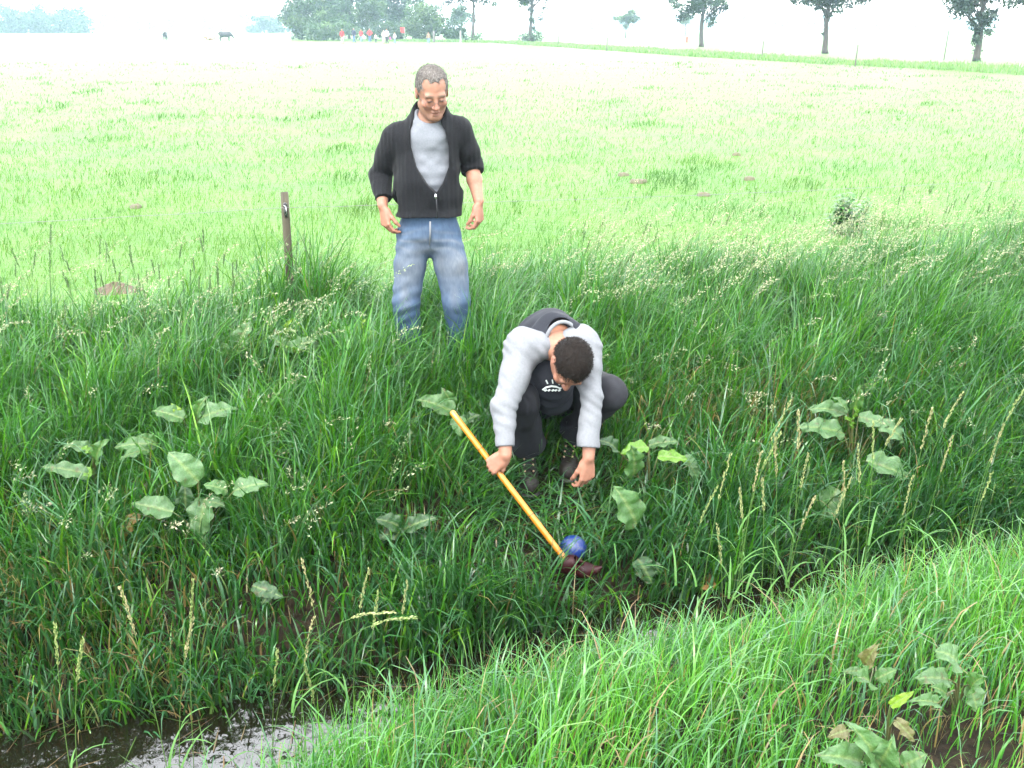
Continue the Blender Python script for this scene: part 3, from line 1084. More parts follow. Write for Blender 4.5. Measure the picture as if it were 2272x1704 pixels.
M_HAIR_GREY = mat_plain('grey_hair', (.040, .034, .030), .7, (.125, .108, .094), 60, .9, 130, spec=.2, stretch=(1, 1, .5))
M_HAIR_GREY2 = mat_plain('grey_hair_strands', (.07, .06, .052), .6, (.22, .20, .18), 90, spec=.3)
M_HAIR_DARK = mat_plain('dark_hair', (.0045, .003, .0022), .7, (.014, .009, .006), 140, .9, 220, spec=.12)
M_TEE = mat_plain('grey_jersey', (.145, .155, .175), .9, (.185, .195, .215), 120, .25, 260, spec=.2)
M_METAL = mat_plain('steel', (.55, .55, .56), .3, metal=1.0)
M_GLASS = None


def lens_mat():
    m, n, l, p, out = nt('spectacle_glass')
    n.remove(p)
    tr = n.new('ShaderNodeBsdfTransparent'); gl = n.new('ShaderNodeBsdfGlossy'); gl.inputs['Roughness'].default_value = .02
    fr = n.new('ShaderNodeFresnel'); fr.inputs['IOR'].default_value = 1.45
    ms = n.new('ShaderNodeMixShader')
    l.new(fr.outputs[0], ms.inputs[0]); l.new(tr.outputs[0], ms.inputs[1]); l.new(gl.outputs[0], ms.inputs[2])
    l.new(ms.outputs[0], out.inputs['Surface'])
    return m


def build_standing_man():
    X0, Y0 = -0.43, 5.50
    root = empty('person', (X0, Y0, gz(X0, Y0) - 0.01))
    tag(root, 'man standing in the long grass, charcoal zip cardigan over grey shirt, worn blue jeans', 'person')
    # joints (metres, x to the right in the picture, -y towards the camera)
    shL, shR = np.array((-.196, .01, 1.405)), np.array((.152, .02, 1.432))
    elL, elR = np.array((-.298, .100, 1.185)), np.array((.206, .085, 1.235))
    wrL, wrR = np.array((-.276, -.055, 1.035)), np.array((.248, -.030, 1.055))
    hdO = np.array((.012, -.075, 1.632)); hdM = rot_xyz(R(24), R(-3), R(15))
    # ---- body: head, neck, trunk, arms and hands in one surface
    S = Sculpt((-.42, -.28, .80), (.36, .26, 1.84), .0042)
    S.cone((-.03, .02, .90), (-.025, .01, 1.20), .105, .125, .03, flat=.72, axis=(0, 1, 0))
    S.cone((-.025, .01, 1.20), (-.02, .015, 1.38), .125, .13, .03, flat=.72, axis=(0, 1, 0))
    S.cone((-.02, .02, 1.36), hdO + hdM @ np.array((0, .022, -.055)), .075, .056, .04)
    S.cone(shL + (.05, 0, 0), shR - (.05, 0, 0), .05, .05, .04)
    for sh, el, wr in ((shL, elL, wrL), (shR, elR, wrR)):
        S.cone(sh, el, .045, .040, .02)
        S.cone(el, el * .6 + wr * .4, .040, .041, .015)
        S.cone(el * .6 + wr * .4, wr, .041, .0275, .015, flat=.85, axis=(0, 1, 0))
    sculpt_head(S, hdO, hdM, 1.02)
    hM = frame(x=(-.62, .72, 0), z=-np.array((.16, -.22, -.96)))
    sculpt_hand(S, wrL + np.array((.003, -.004, -.012)), hM, side=-1, curls=((30, 34, 20), (36, 38, 24), (42, 40, 24), (46, 42, 28)), spread=3, thumb_out=26, thumb=(12, 18, 15), s=1.0)
    hM = frame(x=(-.45, -.88, .12), z=-np.array((.02, -.18, -.98)))
    sculpt_hand(S, wrR + np.array((0, -.004, -.012)), hM, side=1, curls=((32, 42, 28), (40, 46, 30), (44, 50, 30), (48, 52, 30)), spread=3, thumb_out=18, thumb=(15, 20, 20), s=1.0)
    me, V = S.mesh('body')
    C = np.tile(SKIN, (len(V), 1))
    C *= (1 + .14 * (vnoise(V, 26, 4)[:, None] - .5))
    C = head_tint(V, hdO, hdM, 1.02, C, brow=(.14, .10, .075))
    L = ((V - hdO) @ hdM) / 1.02
    stub = .5 * np.clip((-.045 - L[:, 2]) / .02, 0, 1) * np.clip((.03 - L[:, 1]) / .03, 0, 1) * (L[:, 2] > -.14) * .38   # grey stubble
    C = C * (1 - stub[:, None]) + np.array((.17, .125, .10)) * stub[:, None]
    hands = V[:, 2] < 1.07
    C[hands] = C[hands] * np.array((1.0, .93, .92))
    set_col(me, C)
    new_obj('body', me, M_SKIN, root)
    # ---- hair, short and grey, receding above the temples
    S = Sculpt(hdO - .17, hdO + np.array((.17, .19, .2)), .0042)
    f = 1.02
    S.ell((0, .020 * f, .042 * f), np.array((.0835, .099, .090)) * f, .008, M=hdM, O=hdO)
    S.ell((0, .05 * f, -.01 * f), np.array((.078, .066, .075)) * f, .02, M=hdM, O=hdO)
    S.displace(lambda P: .006 * (vnoise(P, 40, 2) - .5) + .004 * (vnoise(P, 110, 3) - .5), .03)
    S.ell((0, -.115 * f, -.005 * f), np.array((.074, .098, .105)) * f, .006, op='cut', M=hdM, O=hdO)     # face and forehead
    for sx in (-1, 1):
        S.ell((sx * .047 * f, -.085 * f, .075 * f), np.array((.026, .055, .042)) * f, .01, op='cut', M=hdM, O=hdO)   # temples
        S.ell((sx * .088 * f, .014 * f, -.015 * f), np.array((.026, .026, .040)) * f, .004, op='cut', M=hdM, O=hdO)  # round the ears
        S.ell((sx * .085 * f, -.03 * f, -.05 * f), np.array((.03, .04, .05)) * f, .004, op='cut', M=hdM, O=hdO)
    S.ell((0, .05 * f, -.14 * f), np.array((.12, .12, .075)) * f, .01, op='cut', M=hdM, O=hdO)
    me, V = S.mesh('hair')
    hair = new_obj('hair', me, M_HAIR_GREY, root)
    strands(hair, me, V, 3800, .022, hdM @ np.array((.25, -.75, -.35)), M_HAIR_GREY2, 1, .10)
    # ---- glasses: half-rim wire frame
    gl = empty('glasses'); gl.parent = root
    def H(p): return Vector(hdM @ (np.array(p) * f) + hdO)
    for sx in (-1, 1):
        ring = [H((sx * (.033 + .024 * math.cos(a)), -.112 + .006 * abs(math.cos(a)), -.006 + .0155 * math.sin(a))) for a in np.linspace(0, 2 * math.pi, 17)]
        new_obj('rim', tube_mesh('rim', ring, [.0009] * 17, 5, False), M_FRAME, gl)
        new_obj('temple', tube_mesh('temple', [H((sx * .057, -.106, .0)), H((sx * .078, -.06, .002)), H((sx * .088, .01, .002))], [.0010] * 3, 5), M_FRAME, gl)
        Vl = [H((sx * .033, -.113, -.006))] + [p.copy() for p in ring[:-1]]
        new_obj('lens', mesh_mixed('lens', Vl, [(0, i, i % 16 + 1) for i in range(1, 17)]), M_GLASS, gl)
    new_obj('bridge', tube_mesh('bridge', [H((-.010, -.113, -.002)), H((0, -.119, .003)), H((.010, -.113, -.002))], [.0010] * 3, 5), M_FRAME, gl)
    # ---- T-shirt
    S = Sculpt((-.30, -.24, .88), (.28, .24, 1.56), .0055)
    S.cone((-.03, .01, 1.06), (-.025, .0, 1.20), .150, .148, .03, flat=.76, axis=(0, 1, 0))
    S.cone((-.025, .0, 1.20), (-.02, .005, 1.37), .148, .150, .03, flat=.72, axis=(0, 1, 0))
    S.cone((-.02, .008, 1.40), (-.014, -.012, 1.475), .105, .082, .05, flat=.82, axis=(0, 1, 0))
    S.displace(wrinkle(9, .016, (1, 1, 1.6), 21))
    S.ell((-.002, -.045, 1.56), (.085, .10, .088), .006, op='cut')
    me, V = S.mesh('t_shirt')
    new_obj('t_shirt', me, M_TEE, root)
    # ---- knitted cardigan, open down to the stomach
    S = Sculpt((-.46, -.28, .92), (.36, .30, 1.60), .0055)
    S.cone((-.032, .005, .975), (-.03, .0, 1.17), .190, .180, .03, flat=.84, axis=(0, 1, 0))
    S.cone((-.03, .0, 1.17), (-.02, .008, 1.34), .180, .172, .04, flat=.76, axis=(0, 1, 0))
    S.cone(shL + (.035, 0, .0), shR - (.035, 0, .0), .070, .068, .07)
    S.cone((-.015, .02, 1.40), (-.008, .012, 1.50), .125, .098, .05, flat=.9, axis=(0, 1, 0))     # collar
    slL = elL * .20 + wrL * .80
    slR = elR * .80 + wrR * .20
    S.chain([shL, shL * .5 + elL * .5, elL], [.072, .066, .060], .03)
    S.chain([elL, slL * .5 + elL * .5, slL], [.060, .054, .047], .008)
    S.chain([shR, shR * .5 + elR * .5, elR], [.072, .065, .058], .03)
    S.chain([elR, slR], [.058, .054], .02)
    S.displace(wrinkle(7, .022, (1, 1, 1), 31))
    for c, d, r in ((.15, elL, 1), (.5, elL, 1)):
        pass
    # pushed-up rolls on the sleeves
    for t, r in ((.12, .062), (.34, .058), (.56, .054)):
        p = elL * (1 - t) + slL * t; q = elL * (1 - t - .07) + slL * (t + .07)
        S.cone(p, q, r, r * .97, .012)
    for t, r in ((.25, .061), (.85, .056)):
        p = elR * (1 - t) + slR * t
        S.cone(p, p + (slR - elR) * .12, r, r, .014)
    # vertical cable ribs, about 2.6 cm apart
    S.displace(lambda P: -.0020 * np.maximum(0, np.sin(P[..., 0] * 2 * np.pi / .042 + 3 * vnoise(P, 5, 9))) ** 3 * (np.abs(P[..., 0] + .02) < .21) * np.clip((P[..., 2] - .99) * 30, 0, 1), .03)
    # hem band drawn in
    S.displace(lambda P: .005 * np.exp(-((P[..., 2] - 1.015) / .03) ** 2) * (np.abs(P[..., 0] + .03) < .215), .05)
    # cuffs cut straight, hem cut straight
    def below(P): return P[..., 2] - (.965 + .02 * np.cos((P[..., 0] + .03) * 7))
    S.apply((-.46, -.28, .9), (.36, .3, 1.05), lambda P: np.where(np.abs(P[..., 0] + .03) < .205, below(P), 1.0), .004, op='cut')
    for el, sl in ((elL, slL), (elR, slR)):
        ax = (sl - el) / np.linalg.norm(sl - el)
        S.apply(sl - .1, sl + .12, lambda P: np.where(np.linalg.norm(P - sl, axis=-1) < .11, -((P - sl) @ ax) + .0, 1.0), .003, op='cut')
    # the opening: a long V from the collar to the zip pull
    zx, zz = .022, 1.115
    def opening(P):
        t = np.clip((P[..., 2] - zz) / (1.50 - zz), 0, 1.3)
        half = np.interp(t, [0, .12, .35, .62, .85, 1.0, 1.3], [0, .040, .086, .102, .092, .064, .060])
        cx = zx + t * (-.024 - zx) + .0
        d = np.abs(P[..., 0] - cx) - half
        d = np.maximum(d, P[..., 1] - .0)
        return np.maximum(d, zz - P[..., 2]) * .8
    S.apply((-.2, -.28, 1.08), (.2, .05, 1.6), opening, .006, op='cut')
    S.cone((-.005, -.03, 1.47), (-.002, -.045, 1.64), .078, .092, .008, op='cut')       # neck hole
    me, V = S.mesh('cardigan')
    cardigan = new_obj('cardigan', me, M_KNIT, root)
    zp = [(zx, -.151, zz), (zx + .004, -.158, 1.08), (zx + .006, -.158, 1.03), (zx + .002, -.152, .985)]
    new_obj('zip', tube_mesh('zip', zp, [.0035] * 4, 5), M_FRAME, cardigan)
    zt = tube_mesh('zip_pull', [(zx, -.165, zz + .004), (zx + .001, -.170, zz - .008), (zx + .002, -.170, zz - .022)], [.004, .007, .006], 6)
    new_obj('zip_pull', zt, M_METAL, cardigan)
    # ---- jeans
    hipL, hipR = np.array((-.118, .01, .90)), np.array((.058, .01, .90))
    knL, knR = np.array((-.168, -.045, .49)), np.array((.112, -.03, .50))
    anL, anR = np.array((-.165, .05, .06)), np.array((.148, .05, .06))
    S = Sculpt((-.36, -.24, .0), (.30, .26, 1.06), .0055)
    S.cone((-.032, .01, .90), (-.03, .02, .985), .166, .150, .03, flat=.74, axis=(0, 1, 0))
    S.ell((-.03, .05, .88), (.165, .115, .11), .05)
    for h, kn, an, r0 in ((hipL, knL, anL, .100), (hipR, knR, anR, .098)):
        mid = h * .5 + kn * .5
        S.chain([h - (0, 0, .04), mid, kn, kn * .5 + an * .5, an], [r0, .092, .077, .074, .078], .02)
    def folds(P):
        z = P[..., 2]
        knee = np.exp(-((z - .46) / .16) ** 2)
        crotch = np.exp(-((z - .82) / .09) ** 2)
        hem = np.exp(-((z - .12) / .14) ** 2)
        base = wrinkle(8, .014, (1, 1, .6), 41)(P)
        f1 = np.sin((z + .5 * P[..., 0] * np.sign(P[..., 0] + .03)) * 2 * np.pi / .075 + 9 * vnoise(P, 6, 6))
        return base + .0034 * f1 * (knee + .7 * crotch + 1.0 * hem) * np.clip(vnoise(P, 7, 7) * 2.4 - .5, 0, 1.3)
    S.displace(folds)
    me, V = S.mesh('jeans')
    z = V[:, 2]
    front = np.clip(-(V[:, 1] + .0) / .08, 0, 1)
    wear = np.exp(-((z - .70) / .18) ** 2) * front
    for kn in (knL, knR):
        wear = np.maximum(wear, .9 * np.exp(-(((V[:, 0] - kn[0]) / .05) ** 2 + ((z - .56) / .12) ** 2)) * front)
    wear = np.clip(wear * (.55 + .55 * vnoise(V, 9, 8)), 0, 1)
    C = np.array((.036, .078, .150)) * (1 - wear[:, None]) + np.array((.115, .130, .150)) * wear[:, None]
    crease = .5 + .5 * np.sin((z + .25 * np.abs(V[:, 0] + .03)) * 2 * np.pi / .06 + 11 * vnoise(V, 7, 11))
    hip = np.exp(-((z - .84) / .07) ** 2)[:, None] * (crease[:, None] ** 3) * front[:, None]
    C = C * (1 - .5 * hip) + np.array((.15, .165, .185)) * .5 * hip
    C *= (.85 + .3 * vnoise(V, 30, 12))[:, None]
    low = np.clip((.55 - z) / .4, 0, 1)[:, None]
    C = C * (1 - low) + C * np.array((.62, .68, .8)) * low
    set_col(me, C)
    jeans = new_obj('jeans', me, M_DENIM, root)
    new_obj('fly_seam', tube_mesh('fly_seam', [(-.012, -.140, .965), (-.014, -.134, .90), (-.022, -.112, .83)], [.005, .005, .003], 5), M_SEAM, jeans)
    # ---- shoes
    for an, sx in ((anL, -1), (anR, 1)):
        S = Sculpt(an + (-.08, -.26, -.08), an + (.08, .12, .10), .007)
        S.cone(an + (0, .03, -.015), an + (sx * .02, -.17, -.025), .042, .036, .02, flat=.9, axis=(0, 0, 1))
        S.cone(an + (0, .02, -.02), an + (0, .02, .06), .045, .045, .02)
        me, V = S.mesh('shoe')
        new_obj('shoe', me, M_BOOT, root)
    return root


M_FRAME = mat_plain('dark_metal', (.05, .05, .055), .35, metal=.8)
M_GLASS = lens_mat()
M_KNIT = knit_mat()
M_DENIM = denim_mat()
M_SEAM = mat_plain('seam', (.16, .17, .185), .8)
M_BOOT = mat_plain('dark_leather', (.008, .006, .005), .6, (.016, .011, .008), 40, .5, 90, spec=.25)
build_standing_man()

# ------------------------------------------------------------------ the man crouching at the water's edge
M_NAVY = mat_plain('navy_jersey', (.0075, .009, .014), .85, (.012, .014, .021), 90, .3, 200, spec=.25)
M_SLEEVE = mat_plain('light_grey_jersey', (.150, .157, .168), .9, (.185, .192, .204), 90, .3, 220, spec=.2)
M_TROUSER = mat_plain('dark_cotton', (.0085, .009, .0125), .8, (.014, .0145, .019), 60, .3, 160, spec=.25)
M_PRINT = mat_plain('white_print', (.55, .60, .58), .7)
M_EYELET = mat_plain('copper_eyelet', (.42, .27, .19), .4, metal=.6)
M_SOLE = mat_plain('boot_sole', (.012, .010, .009), .8)


def build_crouching_man():
    base = np.array((.16, 4.62, gz(.16, 4.62)))
    root = empty('person', base)
    tag(root, 'man crouching on the ditch bank holding an orange pole, navy shirt with light grey sleeves', 'person')
    def w(x, y, z): return np.array((x, y, z)) - base
    hip = w(.185, 4.93, .175); hipL = w(.09, 4.88, .19); hipR = w(.29, 4.90, .19)
    chest = w(.19, 4.60, .50); nape = w(.215, 4.44, .585)
    shL = w(.055, 4.40, .555); shR = w(.325, 4.43, .555)
    pole_d = np.array((.534, -.317, -.615)); pole_d /= np.linalg.norm(pole_d)
    grip = w(.262, 3.905, -.315) - pole_d * .570                     # where the fist closes on the pole
    z_ax = np.array((0, 0, 1.)); z_ax -= pole_d * (z_ax @ pole_d); z_ax /= np.linalg.norm(z_ax)
    z_ax = z_ax * .93 + np.array((0, .36, .1)); z_ax -= pole_d * (z_ax @ pole_d); z_ax /= np.linalg.norm(z_ax)
    elL = w(-.040, 4.19, .345); elR = w(.362, 4.27, .365)
    wrL = grip - np.stack([-pole_d, np.cross(z_ax, -pole_d), z_ax], -1) @ np.array((0, -.027, -.088)); wrR = w(.348, 4.155, .105)
    hdO = w(.264, 4.245, .522)
    # crown of the head points at the camera's feet; face looks down at the water
    hdM = rot_xyz(R(74), 0, 0)
    hdM = rot_xyz(0, R(10), R(14)) @ hdM
    f = 1.0
    # ---- body
    allp = np.stack([hip, nape, shL, shR, wrL, wrR, hdO])
    lo = allp.min(0) - .20; hi = allp.max(0) + .17
    lo[2] -= .06
    S = Sculpt(lo, hi, .0044)
    S.cone(hip, chest, .115, .125, .04); S.cone(chest, nape * .6 + chest * .4, .125, .09, .04)
    S.cone(nape * .6 + chest * .4, hdO + hdM @ np.array((0, .03, -.04)), .070, .057, .03)
    S.cone(shL * .7 + shR * .3, shR * .7 + shL * .3, .06, .06, .04)
    for sh, el, wr in ((shL, elL, wrL), (shR, elR, wrR)):
        S.cone(sh, el, .046, .040, .02)
        S.cone(el, el * .6 + wr * .4, .040, .040, .015)
        S.cone(el * .6 + wr * .4, wr, .040, .0275, .015)
    sculpt_head(S, hdO, hdM, f)
    # hand on the pole: knuckle row along the pole, fingers wrapped under it
    hM = np.stack([-pole_d, np.cross(z_ax, -pole_d), z_ax], -1)
    sculpt_hand(S, wrL, hM, side=-1, curls=((58, 72, 60), (60, 74, 60), (60, 76, 60), (62, 76, 60)), spread=0, thumb_out=26, thumb=(30, 40, 30))
    hM2 = frame(x=(-.88, -.45, .1), z=-np.array((-.06, -.05, -.99)))
    sculpt_hand(S, wrR + np.array((0, -.002, -.010)), hM2, side=1, curls=((28, 35, 25), (34, 40, 28), (38, 42, 28), (42, 42, 28)), thumb_out=24, thumb=(14, 18, 15))
    me, V = S.mesh('body')
    C = np.tile(SKIN * np.array((1.0, .98, .97)), (len(V), 1))
    C *= (1 + .12 * (vnoise(V, 26, 4)[:, None] - .5))
    C = head_tint(V, hdO, hdM, f, C, brow=(.035, .025, .02))
    set_col(me, C)
    new_obj('body', me, M_SKIN, root)
    # ---- hair: cropped dark brown
    S = Sculpt(hdO - .2, hdO + .2, .0042)
    S.ell((0, .020, .040), np.array((.0825, .100, .090)), .008, M=hdM, O=hdO)
    S.ell((0, .055, -.01), np.array((.076, .062, .07)), .02, M=hdM, O=hdO)
    S.displace(lambda P: .004 * (vnoise(P, 70, 2) - .5) + .004 * (vnoise(P, 140, 3) - .5), .03)
    S.ell((0, -.125, -.03), np.array((.074, .085, .105)), .005, op='cut', M=hdM, O=hdO)
    for sx in (-1, 1):
        S.ell((sx * .088, .012, -.018), np.array((.024, .024, .036)), .004, op='cut', M=hdM, O=hdO)
        S.ell((sx * .085, -.045, -.04), np.array((.03, .04, .05)), .004, op='cut', M=hdM, O=hdO)
    S.ell((0, .06, -.15), np.array((.12, .12, .085)), .008, op='cut', M=hdM, O=hdO)
    me, V = S.mesh('hair')
    hair = new_obj('hair', me, M_HAIR_DARK, root)
    strands(hair, me, V, 4200, .011, hdM @ np.array((.1, -.7, -.3)), M_HAIR_DARK, 2, .55)
    # ---- shirt body
    lo = np.minimum(np.minimum(shL, hip), shR) - .28; hi = np.maximum(np.maximum(shR, nape), hip) + .22
    S = Sculpt(lo, hi, .0055)
    S.cone(hip + (0, -.01, -.01), chest, .165, .168, .05, flat=.85, axis=(0, .6, -.8))
    S.cone(chest, nape * .72 + chest * .28, .166, .118, .05)
    S.cone(shL * .8 + shR * .2, shR * .8 + shL * .2, .068, .068, .06)
    S.cone(chest + (-.01, -.10, -.10), w(.20, 4.55, .25), .13, .085, .07)          # shirt front sagging between the knees
    S.displace(wrinkle(7, .026, (1, 1, 1), 51))
    S.displace(lambda P: .005 * np.sin((P[..., 1] * .7 - P[..., 2] * .5) * 2 * np.pi / .07 + 6 * vnoise(P, 6, 5)) * vnoise(P, 7, 8), .03)
    nk = hdO * .4 + nape * .6
    S.cone(nape + (.012, .0, .03), hdO + hdM @ np.array((0, .0, .02)), .066, .085, .01, op='cut')
    me, V = S.mesh('shirt')
    shirt = new_obj('shirt', me, M_NAVY, root)
    # neckband: light ring round the nape
    ring = []
    c0 = nape + np.array((.012, -.018, .012)); ax = (hdO + hdM @ np.array((0, .02, -.02)) - nape); ax /= np.linalg.norm(ax)
    e1 = np.cross(ax, (0, 0, 1.)); e1 /= np.linalg.norm(e1); e2 = np.cross(e1, ax)
    for a in np.linspace(0, 2 * math.pi, 29):
        ring.append(c0 + .077 * (math.cos(a) * e1 + 1.0 * math.sin(a) * e2) + ax * (.004 + .012 * math.cos(a * 2)))
    new_obj('neckband', tube_mesh('neckband', ring, [.009] * 29, 8, False), M_SLEEVE, shirt)
    # ---- raglan sleeves, one mesh each, wide straight cuffs above the wrist
    for sh, el, wr, inn in ((shL, elL, wrL, shR), (shR, elR, wrR, shL)):
        cuff = el * .16 + wr * .84
        lo = np.minimum(np.minimum(sh, el), cuff) - .17; hi = np.maximum(np.maximum(sh, el), cuff) + .17
        S = Sculpt(lo, hi, .0050)
        nk_in = sh * .55 + nape * .45 + np.array((0, -.02, -.01))
        S.cone(nk_in, sh, .076, .090, .03)
        S.chain([sh, sh * .5 + el * .5, el], [.080, .066, .054], .03)
        S.chain([el, el * .5 + cuff * .5, cuff], [.054, .051, .051], .02)
        axf = cuff - el
        S.displace(wrinkle(8, .016, (1, 1, 1), 61))
        S.displace(lambda P: .0030 * np.sin((P @ np.array((.7, .2, .9))) * 2 * np.pi / .052 + 7 * vnoise(P, 7, 9)) * np.clip(vnoise(P, 9, 3) * 2 - .6, 0, 1.2), .03)
        axn = axf / np.linalg.norm(axf)
        S.apply(cuff - .12, cuff + .14, lambda P: np.where(np.linalg.norm(P - cuff, axis=-1) < .12, -((P - cuff) @ axn), 1.0), .003, op='cut')
        S.cone(hdO + hdM @ np.array((0, .012, .02)), hdO + hdM @ np.array((0, .02, -.06)), .10, .082, .01, op='cut')
        me, V = S.mesh('sleeve')
        new_obj('sleeve', me, M_SLEEVE, shirt)
    # ---- trousers: both legs folded, the far knee turned out to the right
    knL = w(.045, 4.40, .300); anL = w(.075, 4.63, -.045)
    knR = w(.480, 4.56, .270); anR = w(.318, 4.76, -.045)
    lo = np.minimum(np.minimum(anL, anR), knL) - .17; hi = np.maximum(np.maximum(hipR, hip), knR) + .2
    S = Sculpt(lo, hi, .0055)
    S.ell(hip, (.19, .145, .145), .05)
    S.chain([hipL, hipL * .5 + knL * .5, knL], [.115, .100, .082], .03)
    S.chain([hipR, hipR * .5 + knR * .5, knR], [.115, .102, .084], .03)
    anL2 = anL * .94 + knL * .06; anR2 = anR * .94 + knR * .06
    S.chain([knL, knL * .45 + anL * .55, anL2], [.080, .078, .088], .025)
    S.chain([knR, knR * .45 + anR * .55, anR2], [.080, .078, .088], .025)
    S.displace(wrinkle(7, .022, (1, 1, 1), 71))
    S.displace(lambda P: .005 * np.sin((P @ np.array((.5, .9, .4))) * 2 * np.pi / .065 + 7 * vnoise(P, 6, 9)) * np.clip(vnoise(P, 8, 3) * 2 - .5, 0, 1.2), .03)
    for kn, an in ((knL, anL2), (knR, anR2)):
        axn = (an - kn) / np.linalg.norm(an - kn)
        S.apply(an - .12, an + .14, lambda P: np.where(np.linalg.norm(P - an, axis=-1) < .13, -((P - an) @ axn), 1.0), .003, op='cut')
    me, V = S.mesh('trousers')
    new_obj('trousers', me, M_TROUSER, root)
    # ---- laced boots
    for an, toe in ((anL, w(.085, 4.47, -.185)), (anR, w(.285, 4.60, -.165))):
        heel = an + np.array((0, .03, -.085))
        S = Sculpt(np.minimum(an, toe) - .12, np.maximum(an, toe) + .14, .005)
        S.cone(heel, an + np.array((0, .0, .06)), .044, .050, .02)
        S.cone(heel * .7 + toe * .3 + (0, 0, .02), toe, .046, .046, .03)
        S.cone(toe, toe + (toe - heel) * np.array((.05, .05, 0)) + (0, 0, -.004), .045, .040, .02)
        S.displace(wrinkle(18, .006, (1, 1, 1), 81))
        me, V = S.mesh('boot')
        boot = new_obj('boot', me, M_BOOT, root)
        S = Sculpt(np.minimum(an, toe) - .14, np.maximum(an, toe) + .12, .006)
        dn = np.array((0, 0, -.040))
        S.cone(heel + dn, toe + dn, .049, .054, .02, flat=.34, axis=(0, 0, 1))
        me, V = S.mesh('sole'); new_obj('sole', me, M_SOLE, boot)
        # lacing: pairs of eyelets up the instep and laces between them
        fx = np.array((1., 0, 0))
        p0 = toe + np.array((0, .045, .058)); p1 = an + np.array((0, -.050, .055))
        for i in range(7):
            t = i / 6
            c = p0 * (1 - t) + p1 * t + np.array((0, -.016, -.004)) * math.sin(t * math.pi) * -1
            c = c + np.array((0, -.012, .004))
            for sx in (-1, 1):
                e = c + fx * sx * .021
                em = tube_mesh('eyelet', [e, e + np.array((0, -.006, .004))], [.0062, .0045], 6)
                new_obj('eyelet', em, M_EYELET, boot)
            if i:
                cp = p0 * (1 - (i - 1) / 6) + p1 * ((i - 1) / 6) + np.array((0, -.012, .004))
                for sx in (-1, 1):
                    new_obj('lace', tube_mesh('lace', [cp + fx * sx * .019, (cp + c) / 2 + np.array((0, -.004, .003)), c - fx * sx * .019], [.0028] * 3, 5), M_TROUSER, boot)
    # ---- white print on the shirt front: three rays over a low dome with a row of marks
    def front(a, b):
        """point on the shirt front, a to the right, b upwards along the chest"""
        c = w(.188, 4.362, .362) + np.array((1, 0, 0)) * a + np.array((0, -.28, .96)) * b
        return c
    def stroke(pts, wd):
        V, Fc = [], []
        for i, (a, b) in enumerate(pts):
            j = min(i + 1, len(pts) - 1); k = max(i - 1, 0)
            d = np.array(pts[j]) - np.array(pts[k]); d = d / np.linalg.norm(d); nn = np.array((-d[1], d[0])) * wd * .5
            for sg in (-1, 1):
                for dep in (0, .004):
                    q = front(a + nn[0] * sg, b + nn[1] * sg) + np.array((0, -.96, -.28)) * (dep - .002)
                    V.append(q)
        for i in range(len(pts) - 1):
            a = 4 * i; b = a + 4
            Fc += [(a + 1, a + 3, b + 3, b + 1), (a, b, b + 2, a + 2), (a, a + 1, b + 1, b), (a + 2, b + 2, b + 3, a + 3)]
        Fc += [(0, 2, 3, 1), (len(V) - 4, len(V) - 3, len(V) - 1, len(V) - 2)]
        new_obj('print', mesh_mixed('print', V, Fc, False), M_PRINT, shirt)
    stroke([(-.022, .030), (-.030, .050)], .006)
    stroke([(.002, .032), (-.001, .052)], .006)
    stroke([(.030, .024), (.040, .036)], .006)
    stroke([(-.045, -.006), (-.030, .008), (-.004, .016), (.020, .012)], .008)
    stroke([(.020, .012), (.034, .004), (.044, .004)], .006)
    for a in (-.036, -.020, -.002, .012, .028):
        stroke([(a, -.012), (a + .010, -.004)], .008)
    return root


build_crouching_man()


